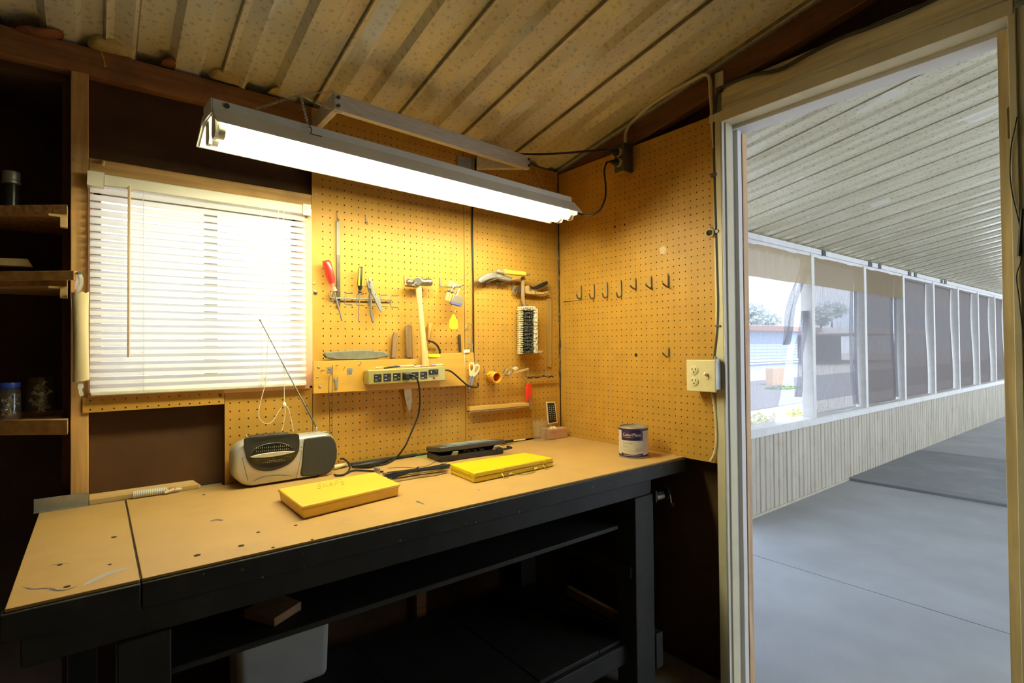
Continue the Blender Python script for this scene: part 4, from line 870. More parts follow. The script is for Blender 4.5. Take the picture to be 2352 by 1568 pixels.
# power strip
t = thing('power_strip', 'olive gold metal six outlet power strip mounted on the golden ledge', 'power strip', bw(935, 880, LD+.02))
PSM = mat('olive_gold_enamel', (.46, .39, .13), rough=.3, metal=.35, var=.06, scale=8)
PD0, PD1 = LD+.001, LD+.042
f_ = [(845, 850), (1023, 840.5), (1025, 874), (846, 884)]
P = [bw(x, y, PD1) for x, y in f_]; MB().prism(P, (0, PD1-PD0, 0)).build('casing', PSM, t, bevel=.004, seg=3)
def onstrip(px_): return [bw(x, y, PD1+.0002) for x, y in px_]
outs = [(859, 859.3, 17, 17), (881, 858, 17, 17), (903, 857, 16.5, 16.5), (924.5, 855.8, 16, 16.5), (945, 854.6, 16, 16.5), (965.5, 853.6, 15.5, 16)]
SLOT = mat('slot_glint', (.62, .6, .5), var=0)
for i, (x, y, w, h) in enumerate(outs):
    o = MB().prism(onstrip([(x, y), (x+w, y-.8), (x+w, y+h-.8), (x, y+h)]), (0, -.002, 0)).build('outlet', BLACK, t, bevel=.0005)
    if i != 3:
        m = MB()
        for a_, b_ in ((4.5, 0), (12.5, 0)): m.prism([bw(x+2.5, y+a_, PD1+.0024), bw(x+8, y+a_-.2, PD1+.0024), bw(x+8, y+a_+.9, PD1+.0024), bw(x+2.5, y+a_+1.1, PD1+.0024)], (0, -.0003, 0))
        m.prism([bw(x+11.5, y+9.5, PD1+.0024), bw(x+14, y+9.3, PD1+.0024), bw(x+14, y+10.2, PD1+.0024), bw(x+11.5, y+10.4, PD1+.0024)], (0, -.0003, 0))
        m.build('slots', SLOT, o)
RS = MB().prism(onstrip([(985, 848.5), (1005.5, 847.5), (1005.5, 859.5), (985, 860.5)]), (0, -.005, 0)).build('rocker_switch', BLACK, t, bevel=.001)
MB().prism([bw(990, 852, PD1+.0054), bw(991.3, 852, PD1+.0054), bw(991.3, 856, PD1+.0054), bw(990, 856, PD1+.0054)], (0, -.0003, 0)).prism([bw(1000.5, 851, PD1+.0054), bw(1003, 851, PD1+.0054), bw(1003, 852, PD1+.0054), bw(1000.5, 852, PD1+.0054)], (0, -.0003, 0)).build('switch_mark', WHT, RS)
MB().ball(bw(997, 867.5, PD1+.001), (.0042, .003, .0042), 12, 8).build('pilot_light', mat('red_lens', (.35, .02, .015), rough=.2, var=.05), t)
P, v = cut(((834, 868), (838, 861), (846, 857), (846, 880), (843, 880), (836, 875)), LD+.004, LD+.001); MB().prism(P, v).build('mounting_tab', PSM, t)
MB().lathe([(.005, 0), (.004, .003), (0, .004)], bw(838, 868.5, LD+.004), (0, -1, 0), 12).build('tab_screw', STEEL, t)
MB().tube(spline([bw(1022, 850, LD+.022), bw(1032, 851, LD+.024), bw(1043, 858, LD+.022), bw(1060, 873, LD+.018), bw(1073, 884, LD+.014), bw(1086, 889, .058), bw(1097, 888, .045), bw(1098, 880, .02)], 6), .0035, 8).build('supply_cord', RUBBER, t)
t = thing('plug_cord', 'black plug and cord drooping from the power strip to the bench', 'cord', bw(932, 864, LD+.05))
MB().prism([bw(925.5, 857, PD1+.003), bw(940, 855, PD1+.003), bw(941, 869, PD1+.003), bw(926, 872, PD1+.003)], (0, -.022, 0)).build('plug', BLACK, t, bevel=.003)
pp = [bw(938, 860, PD1+.02), bw(948, 861, PD1+.03), bw(957, 868, PD1+.03), bw(962, 885, PD1+.02), bw(964, 905, PD1+.01), bw(964, 930, .06), bw(960, 955, .05), bw(948, 985, .05), bw(938, 1008, .05), bw(930, 1025, .055)] + [bz(912, 1048, .01), bz(890, 1063, .004), bz(866, 1068, .004), bz(835, 1068, .004), bz(800, 1064, .006)]
MB().tube(spline(pp, 6), .0032, 8).build('cord', RUBBER, t)
# pens on the power strip
PT = bw(935, 846, LD+.02).z
def pen(name, label, a, b, d, segs, cat='pencil'):
    A, B = bw(*a, d), bw(*b, d); z0 = bw(0, 0, 0).z; t = thing(name, label, cat, A)
    ax = (B-A); L = ax.length; ax.normalize()
    for nm, f0, f1, r0, r1, mm in segs: MB().cyl(A+ax*L*f0, A+ax*L*f1, r0, r1, 12).build(nm, mm, t)
    return t
LIL = mat('lilac', (.42, .22, .6), rough=.4, var=.05); PINKP = mat('pale_pink', (.75, .55, .45), rough=.4, var=.05)
pen('pen', 'thin pen with pale pink barrel lying on the power strip at its mounting tab end', (853, 845), (886, 843), LD+.024, [('tip', 0, .3, .0006, .001, STEEL), ('barrel', .3, .75, .0028, .0028, PINKP), ('cap', .75, 1, .0024, .002, YEL)], 'pen')
pen('ballpoint_pen', 'black and silver ballpoint pen lying along the top of the power strip', (882, 845), (918, 840.5), LD+.030, [('grip', 0, .8, .003, .0034, BLACK), ('tip', .8, 1, .0045, .003, DKSTEEL)], 'pen')
pen('screwdriver_pen', 'cream and black pen lying behind the hammer handle on the power strip', (914, 841.5), (956, 839), LD+.026, [('clip', 0, .45, .0034, .0034, CHROME), ('barrel', .45, .85, .0036, .0036, CREAM), ('end', .85, 1, .0034, .0034, BLACK)], 'pen')
pen('crayon', 'pale crayon with lilac band lying on the power strip beside the hammer', (951, 842), (969, 840), LD+.030, [('barrel', 0, .75, .0036, .0036, PINKP), ('band', .75, 1, .0038, .0038, LIL)], 'crayon')
pen('pencil', 'cream pencil with lilac band pointing at the power strip cord', (990, 839), (1020, 837), LD+.026, [('band', 0, .33, .0036, .0036, LIL), ('barrel', .33, .85, .0034, .0032, CREAM), ('point', .85, 1, .0032, .0006, CARD)])
# vertical black cable between the two back panels
P = [bw(1086 + 1.2*sin(y*.021), y, .005) for y in range(436, 640, 12)] + [bw(1087+(y-640)*.004, y, .005) for y in range(640, 880, 16)]
tag(MB().tube(P, .0036, 8).build('vertical_cable', RUBBER), 'thick black cable running straight down between the two back pegboards', 'cable')
# ---------------------------------------------------------------- corner pegboard tools
t = thing('metal_bracket_tool', 'dull steel curved hand tool lying across two hooks', 'tool', bw(1130, 655, .03))
P, v = cut(((1099, 643), (1104, 637), (1111, 633), (1120, 628), (1133, 624.5), (1146, 625), (1158, 629), (1168, 634), (1176, 637), (1177, 642), (1170, 645), (1155, 643), (1142, 638), (1128, 640), (1116, 645), (1106, 650), (1101, 648)), .046, .016); MB().prism(P, v).build('curved_body', mat('dull_cast', (.42, .41, .37), rough=.45, metal=.7, var=.25, scale=25), t, bevel=.004)
MB().ball(bw(1104, 645, .035), (.008, .012, .010), 12, 8).build('nose', DKSTEEL, t)
t = thing('scraper', 'scraper with ribbed yellow handle and steel ends lying over the curved tool', 'scraper', bw(1180, 630, .05))
a, b = bw(1157, 624, .055), bw(1207, 629.5, .055); ax = (b-a).normalized(); L = (b-a).length
MB().lathe([(.007, 0), (.0105, .003), (.0105, L*.3), (.0098, L*.5), (.0105, L*.7), (.0105, L-.004), (.006, L)], a, ax, 18).build('handle', mat('mustard_handle', (.80, .52, .06), rough=.4, var=.05), t)
MB().lathe([(.0, -.035), (.006, -.030), (.0075, -.024), (.003, -.02), (.004, -.008), (.0075, -.006), (.0075, 0)], a, ax, 14).build('ferrule', CHROME, t)
MB().lathe([(.004, L), (.005, L+.008), (.001, L+.03)], a, ax, 12).build('spike', STEEL, t)
for i, (x, y, x2, y2) in enumerate(((1116, 648, 1166, 632), (1148, 650, 1196, 638))):
    t = thing('tool_hook', ('long steel arm hook under the nose of the curved tool', 'long steel arm hook beneath the yellow handled scraper')[i], 'hook', bw(x, y, .01))
    MB().tube([bw(x, y-6, .004), bw(x, y, .008), bw(x+6, y-2, .03), bw(x2, y2, .07), bw(x2+1, y2-3, .07)], .002, 7).build('arm', STEEL, t)
    MB().tube([bw(x-9, y-1, .006), bw(x+8, y, .006)], .003, 7).tube([bw(x, y, .006), bw(x, y+10, .006)], .0028, 7).build('clip_plate', STEEL, t, smooth=40)
t = thing('pruning_shears', 'garden pruners with black grip and tan lower handle hooked in the corner', 'pruners', bw(1220, 680, .02))
P, v = cut(((1216, 655), (1224, 658), (1232, 657), (1245, 650), (1257, 645), (1260, 648), (1259, 653), (1248, 659), (1236, 664), (1226, 664), (1219, 661)), .034, .020); MB().prism(P, v).build('upper_grip', BLACK, t, bevel=.003)
P, v = cut(((1206, 658), (1216, 655), (1222, 664), (1230, 669), (1246, 671), (1260, 668), (1262, 671), (1250, 676), (1230, 677), (1212, 675), (1206, 672)), .030, .018); MB().prism(P, v).build('lower_grip', mat('tan_grip', (.55, .36, .14), rough=.5, var=.15), t, bevel=.003)
P, v = cut(((1182, 664), (1188, 658), (1200, 656), (1208, 660), (1206, 670), (1194, 675), (1185, 672)), .026, .020); MB().prism(P, v).build('blade', DKSTEEL, t, bevel=.001)
MB().cyl(bw(1218, 663, .030), bw(1218, 663, .037), .0048, n=14).build('pivot_bolt', DKSTEEL, t)
for i, (x, y) in enumerate(((1224, 672), (1245, 672), (1260, 660))):
    hook('peg_hook', ('tiny curled hook under the pruners close to the pivot', 'tiny curled hook under the middle of the pruner handles', 'tiny curled hook at the handle end of the pruners')[i], [bw(x, y-8, .004), bw(x+1, y, .006), bw(x+3, y+4, .025), bw(x+6, y, .036), bw(x+5, y-5, .038)], .0016)
hook('peg_hook', 'wide J hook beside the tip of the pruners', [bw(1177, 650, .004), bw(1177, 668, .005), bw(1180, 674, .015), bw(1185, 673, .028), bw(1186, 667, .032)], .0022)
# hand brush
t = thing('hand_brush', 'hand brush with worn wooden handle and white edged black bristles hanging in the corner', 'brush', bw(1215, 815, .03))
MB().tube([bw(x, y, d) for x, y, d in ((1201, 636, .030), (1201, 660, .030), (1201, 680, .030), (1202, 693, .030), (1206, 705, .028))], [.0085, .0095, .0092, .0085, .007], 12).build('handle', wood('dark_worn_handle', (.28, .17, .08), 2, dark=.3), t)
MB().tube(arc(bw(1201, 634, .03), .006, 0, 2*pi, V((1, 0, 0)), V((0, 0, 1)), 12)[:-1], .0012, 6, closed=True).build('hang_ring', CHROME, t)
P, v = cut(((1197, 700), (1212, 697), (1219, 712), (1213, 812), (1194, 811), (1193, 760)), .018, .006); MB().prism(P, v).build('back_board', wood('brush_back', (.24, .14, .07), 2), t, bevel=.002)
random.seed(31)
def tufts(xs, ys, mm, nm, fan, r0, r1, stag=0., off=.006):
    m = MB()
    for j, y in enumerate(ys):
        for x in xs:
            e = bw(x+random.uniform(-.7, .7)+fan(x), y+random.uniform(-.6, .6)+stag*(j % 2), .060+random.uniform(-.003, .003))
            b_ = bw(x, y, .060); p = V((b_.x+off, -.016, b_.z))
            m.tube([p, p.lerp(e, .6), e], [r0*.6, r0, r1], 6)
    return m.build(nm, mm, t, smooth=50)
WB = mat('cream_bristle', (.82, .77, .60), rough=.8, var=.15, scale=80); BB = mat('black_bristle', (.05, .048, .042), rough=.6, var=.9, scale=160, dirt=(.55, .52, .42), dscale=120, damt=.8)
tufts((1199, 1203), range(711, 812, 5), WB, 'white_bristles', lambda x: -1.5, .0052, .0012, off=.012)
tufts((1229, 1233), range(710, 812, 3), WB, 'white_bristles', lambda x: 1., .0042, .0032, off=.0)
tufts(range(1201, 1233, 4), (705, 709), WB, 'white_bristles', lambda x: 0, .0042, .0034)
tufts((1208, 1212, 1216, 1220, 1224), range(713, 811, 4), BB, 'black_bristles', lambda x: 0, .0038, .0030, 1.)
t = thing('brush_hook', 'wire cradle hook under the end of the hand brush', 'hook', bw(1220, 810, .01))
MB().tube(spline([bw(1190, 798, .004), bw(1190, 812, .01), bw(1197, 817, .03), bw(1205, 815, .05)], 4), .0014, 6).tube(spline([bw(1232, 808, .004), bw(1236, 814, .03), bw(1249, 806, .05)], 4), .0016, 6).build('wire', STEEL, t)
P, v = cut(((1229, 803), (1249, 806), (1244, 811), (1230, 809)), .02, .018); MB().prism(P, v).build('tab', CREAM, t)
tag(MB().prism(*cut(((1257, 683), (1267, 684), (1267, 843), (1258, 842)), .006, .002)).build('wooden_ruler', wood('ruler_wood', (.42, .27, .09), 2), bevel=.0006), 'plain worn wooden ruler hanging by the corner', 'ruler')
hook('peg_hook', 'nail like hook holding the wooden ruler', [bw(1256, 676, .004), bw(1262, 678, .02), bw(1274, 671, .045)], .0022)
# orange tube
t = thing('tape_roll', 'hollow orange plastic ring hanging on a hook', 'ring', bw(1135, 878, .03))
a = bw(1127, 864, .008); b = a+V((-.004, -.052, -.003)); ax = (b-a).normalized(); L = (b-a).length
MB().lathe([(.0185, 0), (.0225, 0), (.0225, L), (.0185, L), (.0185, 0)], a, ax, 28).build('ring_body', mat('orange_plastic', (.86, .42, .03), rough=.35, var=.04), t, bevel=.001)
for i, (x, y) in enumerate(((1113, 846), (1135, 846), (1159, 846))):
    hook('peg_hook', ('straight hook carrying the orange ring', 'hook half hidden above the orange ring', 'hook with the wheel cutter hanging on it')[i], [bw(x, y, .004), bw(x+1, y+13, .006), bw(x+8, y+16, .04), bw(x+14, y+13, .055)], .0018)
t = thing('wheel_cutter', 'small wheel tool with bent wire frame and pale wooden handle', 'cutter', bw(1190, 870, .04))
MB().lathe([(.0, -.002), (.0105, -.002), (.0105, .002), (0, .002)], bw(1172, 858, .052), (.35, -.94, 0), 24).build('wheel', mat('wheel_grey', (.55, .54, .48), rough=.4, metal=.2, var=.1), t)
MB().lathe([(.0, .002), (.003, .002), (.002, .005), (0, .005)], bw(1172, 858, .052), (.35, -.94, 0), 12).build('axle', DKSTEEL, t)
MB().tube([bw(1156, 862, .03), bw(1162, 853, .035), bw(1170, 844, .04), bw(1178, 842, .045), bw(1186, 852, .05)], .0024, 8).build('wire_frame', CHROME, t)
MB().bar(bw(1180, 856, .05), bw(1214, 847, .055), .006, .009).build('handle', wood('pale_stick', (.60, .38, .20), 0), t, bevel=.001)
P, v = cut(((1178, 846), (1188, 842), (1191, 847), (1183, 852)), .056, .044); MB().prism(P, v).build('grip_block', CREAM, t, bevel=.001)
t = thing('hook_strip', 'row of small hooks with black grimy chain strung across them', 'hook strip', bw(1240, 868, .02))
for x in (1206, 1222, 1238, 1254, 1270): MB().tube(spline([bw(x-3, 848-(x-1206)*.03, .004), bw(x-3, 860-(x-1206)*.03, .005), bw(x, 868-(x-1206)*.03, .018), bw(x+5, 866-(x-1206)*.03, .028), bw(x+6, 860-(x-1206)*.03, .03)], 4), .0014, 6).build('hook', STEEL, t)
random.seed(17)
MB().tube(spline([bw(x, 866+random.uniform(-2, 2)-(x-1210)*.02, .02) for x in range(1210, 1272, 5)], 3), [random.uniform(.0018, .0042) for _ in range(12*3+1)][:37], 7).build('chain', BLACK, t)
# red handled knife and the slotted wooden holder
t = thing('red_knife', 'small red handled tool standing in the end of the slotted wooden rail', 'knife', bw(1216, 940, .02))
P, v = cut(((1211, 884), (1213, 880), (1219, 880), (1222, 884), (1223, 915), (1221, 924), (1210, 923), (1210, 905)), .030, .018); MB().prism(P, v).build('handle', RED, t, bevel=.002)
P, v = cut(((1215, 914), (1221, 914), (1222, 937), (1217, 938)), .032, .030); MB().prism(P, v).build('clip', STEEL, t)
t = thing('slotted_rail', 'narrow wooden rail with small hooks fixed low on the corner pegboard', 'rail', bw(1150, 945, .02))
P, v = cut(((1080, 934), (1222, 924), (1222, 931), (1080, 944)), .028, .004); MB().prism(P, v).build('rail', mat('rail_wood', (.66, .40, .10), rough=.5, var=.1), t, bevel=.001)
MB().tube([bw(1077, 949, .030), bw(1081, 946, .034), bw(1215, 934, .034)], .0018, 6).build('wire', STEEL, t)
for x in (1113, 1137, 1159, 1181): MB().tube([bw(x, 925-(x-1113)*.07, .004), bw(x, 932-(x-1113)*.07, .006)], .0014, 6).tube([bw(x-6, 946-(x-1113)*.085, .03), bw(x+6, 944-(x-1113)*.085, .034)], .0014, 6).build('hook', STEEL, t)
hook('peg_hook', 'tiny hook low on the corner panel above the black case', [bw(1078, 1000, .004), bw(1079, 1006, .006), bw(1081, 1009, .015), bw(1083, 1004, .02)], .0022)
# ================================================================ SIDE WALL
ordw = ['first', 'second', 'third', 'fourth']
def wallhook(label, x, y, yb, prof, r, k=5):
    a_ = rw(x, y, .004); z0 = rw(x, yb, .004).z
    return hook('peg_hook', label, [a_] + [V((-d, a_.y+dy, z0+dz)) for d, dz, dy in prof], r, HOOKS, k=k)
for i, (x, y) in enumerate(((1334.5, 657), (1364, 653), (1394, 649), (1426, 645))):
    wallhook('%s rounded J hook from the corner on the side pegboard' % ordw[i], x, y, y+28+i*3, ((.004, .012, 0), (.007, .003, 0), (.014, -.002, 0), (.022, -.001, 0), (.029, .006, 0), (.032, .018, 0)), .003)
for i, (x, y) in enumerate(((1459, 640), (1495, 636), (1534, 631))):
    wallhook('%s angled hook after the four rounded ones on the side pegboard' % ordw[i], x, y, y+24+i*2, ((.0045, .002, 0), (.009, 0, 0), (.030, .008, 0), (.036, .013, 0)), .003, 3)
wallhook('lone bent steel hook low on the side pegboard near the switch plate', 1536, 800, 819, ((.005, .003, .002), (.010, -.002, .004), (.030, .012, .006), (.034, .016, .006)), .0022, 3)
hook('peg_hook', 'short steel peg poking out beside the switch plate', [rw(1575, 883, .003), rw(1575, 880, .02)], .002, GALV)
t = thing('ring_hanger', 'cream plastic ring hanging on a small hook beside the grey cable', 'ring', rw(1630, 545, .02))
c = rw(1630, 535, .02); MB().lathe([(.0105, -.008), (.0145, -.008), (.0145, .006), (.0105, .006), (.0105, -.008)], c, (-.9, -.35, .0), 26).build('ring', CREAM, t)
MB().lathe([(0, .003), (.0105, .003)], c, (-.9, -.35, .0), 26).build('hollow', mat('ring_hollow', (.22, .11, .04), rough=.9), t)
MB().tube(spline([rw(1631, 519, .003), rw(1632, 525, .01), rw(1630, 530, .03)], 4), .0016, 6).build('hook', GALV, t)
# cables by the door
GREYC = mat('grey_cable', (.055, .053, .04), rough=.6, var=.1); OFFW = mat('cream_cable', (.66, .58, .36), rough=.6, var=.08)
pts = [rw(x, y, d) for x, y, d in ((1436, 327, .03), (1437, 308, .022), (1442, 295, .012), (1450, 282, .008), (1490, 245, .008), (1540, 212, .008), (1590, 185, .008), (1613, 172, .008), (1624, 172, .008), (1630, 182, .008), (1632, 210, .008), (1634, 240, .008), (1637, 300, .008), (1641, 340, .008))]
P_ = [V((p.x, p.y, p.z)) for p in spline(pts, 5)]
tag(MB().tube(P_, .0062, 8).build('sheathed_cable', OFFW), 'cream sheathed cable looping under the roof from the outlet box to the door stud', 'cable')
pts = [V((-.01, p.y, p.z)) for p in [rw(x, y, .01) for x, y in ((2000, 40), (1930, 72), (1860, 102), (1800, 140), (1760, 155), (1700, 175), (1665, 190), (1651, 205), (1644, 225), (1642, 280), (1643, 420), (1646, 520), (1648, 620), (1650, 700), (1650, 740), (1644, 800), (1642, 828))]]
pts = [V((-.008, onX(2160, -8, -.008).y, onX(2160, -8, -.008).z))] + [onX(p[0], p[1], -.008) for p in ((2080, 30), (2000, 62), (1930, 88), (1850, 128), (1790, 160), (1730, 172), (1690, 186), (1660, 200), (1650, 212), (1644, 230), (1641, 300), (1643, 420), (1646, 520), (1649, 620), (1651, 700), (1649, 760), (1643, 815), (1641, 828))]
tag(MB().tube(spline(pts, 5), .0062, 8).build('dark_cable', GREYC), 'dark grey cable clipped over the door header and down to the switch plate', 'cable')
for i, (x, y) in enumerate(((1652, 206), (1640, 402), (1645, 532), (1650, 748))): tag(MB().box(rw(x-3, y-1.5, .002), rw(x+4, y+1.5, .016)).build('cable_clip', DKSTEEL), ('black clip pinning the dark cable at the header corner', 'clip on the dark cable level with the outlet box', 'clip on the dark cable beside the cream ring', 'clip on the dark cable above the switch plate')[i], 'clip')
tag(MB().tube(spline([rw(1636, 900, .014), rw(1641, 930, .012), rw(1645, 970, .012), rw(1646, 1015, .012), rw(1641, 1043, .013), rw(1633, 1058, .014)], 6), .0058, 8).build('lower_cable', OFFW), 'short cream cable dropping from the switch plate to below bench height', 'cable')
# switch and socket plate
t = thing('switch_plate', 'cream double wall plate with two sockets and a toggle switch', 'switch', rw(1610, 902, .03))
A, B = onX(1576, 827, -.056), onX(1642.5, 826, -.056); C_, D_ = onX(1577.5, 898, -.056), onX(1643.5, 902, -.056)
y0_, y1_ = A.y, B.y; z0_, z1_ = 1.058, 1.168
MB().box((-.0495, y0_+.006-.012, z0_+.008), (-.001, y1_+.004, z1_-.006)).build('metal_box', GALV, t, bevel=.001)
MB().box((-.056, y0_, z0_), (-.0497, y1_, z1_)).build('plate', CREAM, t, bevel=.0025, seg=3)
yw = y1_-y0_; yc1 = y0_+yw*.28; yc2 = y0_+yw*.72; zc = (z0_+z1_)/2
for dz in (.0195, -.0195):
    o = MB().lathe([(.0165, 0), (.0165, .002), (.0155, .0025), (0, .0025)], (-.056, yc1, zc+dz), (-1, 0, 0), 24).build('socket', CREAM, t)
    m = MB()
    for q in (-.0063, .0063): m.box((-.0590, yc1+q-.0012, zc+dz-.001), (-.0584, yc1+q+.0012, zc+dz+.0075))
    m.lathe([(.0026, 0), (.0026, .0005), (0, .0006)], (-.0584, yc1, zc+dz-.0075), (-1, 0, 0), 12); m.build('slots', BLACK, o)
MB().box((-.0575, yc2-.005, zc-.012), (-.056, yc2+.005, zc+.012)).build('toggle_frame', CREAM, t, bevel=.0004)
MB().bar((-.056, yc2, zc+.002), (-.070, yc2, zc+.010), .007, .008).build('toggle', CREAM, t, bevel=.001)
for yy, zz in ((yc1, zc), (yc2, zc+.03), (yc2, zc-.03)): MB().lathe([(.003, 0), (.0024, .001), (0, .0012)], (-.056, yy, zz), (-1, 0, 0), 12).build('plate_screw', CREAM, t)
MB().box((-.042, y1_+.004, z1_-.008), (-.018, y1_+.022, z1_+.004)).lathe([(.006, 0), (.006, .012), (0, .012)], (-.03, y1_+.013, z1_), (0, 0, 1), 12).build('cable_clamp', STEEL, t, bevel=.001)
# outlet box under the rafter
t = thing('outlet_box', 'dark surface mounted outlet box with two black plugs under the rafter', 'outlet', onX(1430, 390, -.03))
DG = mat('dark_green_grey', (.06, .058, .038), rough=.5, var=.1, scale=15)
a, b = onX(1432, 330, -.055), onX(1432, 386, -.055)
by0, by1 = -.446, -.396; z1_, z0_ = 2.024, 1.914
MB().box((-.060, by0, z0_), (-.006, by1, z1_)).build('box', DG, t, bevel=.002)
RN = mat('socket_face', (.55, .46, .26), rough=.5); ym = (by0+by1)/2+.002
for zz in (z1_-.033, z0_+.036):
    MB().lathe([(.0175, 0), (.0175, .003), (0, .003)], (-.060, ym, zz), (-1, 0, 0), 20).build('socket', RN, t)
    MB().lathe([(.011, 0), (.0145, .003), (.0145, .012), (.010, .022), (.006, .034)], (-.063, ym+.003, zz), (-1, .25, 0), 18).build('plug', BLACK, t)
MB().box((-.055, by0+.005, z0_-.004), (-.012, by1-.005, z0_)).build('cover_clip', BRASS, t, bevel=.001)
pl = lambda zz: V((-.063-.034, ym+.011, zz))
e = fx(1.240, -.012, 1.728); p0 = pl(z0_+.036)
def mid(x, y, f): return onP(x, y, p0.lerp(e, f), V((1, -.2, 0)).normalized())
pts = [p0, mid(1394, 373, .1), mid(1388, 392, .2), mid(1391, 425, .35), mid(1390, 455, .5), mid(1378, 482, .65), mid(1355, 495, .8), mid(1335, 493, .92), e]
tag(MB().tube(spline(pts, 6), .0038, 8).build('lamp_cord', RUBBER), 'black cord curving from the outlet box to the shop light end', 'cord')
p0 = pl(z1_-.033)
tag(MB().tube(spline([p0, onP(1385, 344, p0, V((1, -.2, 0)).normalized()), bw(1290, 352, .26), bw(1220, 354, .10), bw(1115, 352, .03), bw(1097, 360, .007), bw(1090, 400, .007), bw(1087, 440, .006)], 6), .0042, 8).build('overhead_cord', RUBBER), 'black cord running level from the outlet box behind the aluminium bracket', 'cord')
# ================================================================ ON THE BENCH
# ---- radio cassette player
A = bz(570.8, 1122); B = bz(752, 1093); A.z = B.z = T
RU = (B-A).normalized(); RN_ = V((RU.y, -RU.x, 0))      # RN_ points to the camera side
RO = A.copy()
def rp(u, v, w=0.): return RO + RU*u + V((0, 0, v)) - RN_*w     # w = depth behind the front face
def rf(x5, y5, out=0.):                                            # a point measured on the radio front
    p = onP(500+x5/6.03, 860+y5/6.03, RO + RN_*out, RN_); return p
SILV = mat('silver_plastic', (.60, .58, .52), rough=.3, metal=.35, var=.04); DKG = mat('dark_grey_plastic', (.026, .027, .025), rough=.35, var=.1)
t = thing('radio', 'silver and black radio cassette player with raised antenna on the bench', 'radio', rp(.11, 0, .05))
u0, u1, H, DP = -.038, .262, .137, .086
def rrect(u0, u1, v0, v1, rs, n=7):
    out = []
    for (cu, cv, a0, r) in ((u1-rs[0], v1-rs[0], 0, rs[0]), (u0+rs[1], v1-rs[1], pi/2, rs[1]), (u0+rs[2], v0+rs[2], pi, rs[2]), (u1-rs[3], v0+rs[3], 1.5*pi, rs[3])):
        for i in range(n+1): a = a0+pi/2*i/n; out.append((cu+r*cos(a), cv+r*sin(a)))
    return out
secs = [(.0, .010, .014), (.004, .004, .006), (.014, 0, 0), (DP-.02, 0, 0), (DP-.004, .005, .006), (DP, .014, .014)]
m = MB(); vs = []; nn_ = 0
for w, ins, ins2 in secs:
    R_ = rrect(u0+ins, u1-ins, .004+ins2*.5, H-ins2, (.038, .045, .055, .06)); nn_ = len(R_)
    vs += [rp(u, v, w) for u, v in R_]
fs = [[i for i in range(nn_)], [(len(secs)-1)*nn_+i for i in range(nn_)][::-1]]
for k_ in range(len(secs)-1): fs += [(k_*nn_+i, k_*nn_+(i+1) % nn_, (k_+1)*nn_+(i+1) % nn_, (k_+1)*nn_+i) for i in range(nn_)]
m.add(vs, fs).build('body', SILV, t, smooth=50)
MB().box((0, 0, 0), (0, 0, 0)) if 0 else None
for u in (.02, .20): m = MB(); m.hexa([rp(a, b, c) for b in (0, .006) for a, c in ((u-.012, .02), (u+.012, .02), (u+.012, .075), (u-.012, .075))]).build('foot', BLACK, t)
def fpoly(pts, d, o=0.): return MB().prism([rf(x, y, o) for x, y in pts], RN_*d)
fpoly(spline([(365, 1000, 0), (362, 900, 0), (420, 868, 0), (600, 848, 0), (800, 826, 0), (1040, 815, 0), (1110, 822, 0), (1128, 870, 0), (1130, 990, 0), (1110, 1080, 0), (1040, 1190, 0), (910, 1278, 0), (720, 1335, 0), (560, 1322, 0), (455, 1255, 0), (395, 1150, 0)], 3) and [(p.x, p.y) for p in spline([(365, 1000, 0), (362, 900, 0), (420, 868, 0), (600, 848, 0), (800, 826, 0), (1040, 815, 0), (1110, 822, 0), (1128, 870, 0), (1130, 990, 0), (1110, 1080, 0), (1040, 1190, 0), (910, 1278, 0), (720, 1335, 0), (560, 1322, 0), (455, 1255, 0), (395, 1150, 0)], 3)], .003).build('front_panel', DKG, t, bevel=.001)
GLS = mat('display_window', (.012, .012, .012), rough=.12, var=0)
def ell(cx, cy, a, b, tilt, n=36, a0=0, a1=2*pi): return [(cx+a*cos(a0+(a1-a0)*i/n)*cos(tilt)-b*sin(a0+(a1-a0)*i/n)*sin(tilt), cy+a*cos(a0+(a1-a0)*i/n)*sin(tilt)+b*sin(a0+(a1-a0)*i/n)*cos(tilt)) for i in range(n)]
fpoly(ell(760, 1110, 318, 160, -.13), .0012, .003).build('display', GLS, t)
m = MB(); P = [rf(x, y, .0045) for x, y in ell(755, 1095, 300, 147, -.13, 30, pi*1.02, pi*1.93)]; m.tube(P, .0003, 5); m.build('display_line', GALV, t)
fpoly([(440, 1140), (520, 1112), (640, 1088), (780, 1070), (920, 1058), (1070, 1058), (1040, 1078), (940, 1102), (800, 1128), (640, 1146), (500, 1150)], .005, .003).build('dial_bar', SILV, t, bevel=.001)
fpoly([(475, 893), (1005, 832), (1012, 862), (482, 935)], .0008, .0028).build('cassette_slot', BLACK, t)
# piano keys along the top
for i in range(6):
    x0_, x1_ = 462+i*93, 462+i*93+86; f = lambda x: 884-(x-462)*.087
    m = MB(); a, b = rf(x0_, f(x0_), 0), rf(x1_, f(x1_), 0); zt_ = V((0, 0, .005 + .003*sin(pi*(i+.5)/6)))
    bk = -RN_*.03
    m.hexa([a+RN_*.002, b+RN_*.002, b+bk, a+bk, a+zt_*.4+RN_*.001, b+zt_*.4+RN_*.001, b+zt_+bk, a+zt_+bk]).build('key', DKG, t, bevel=.001)
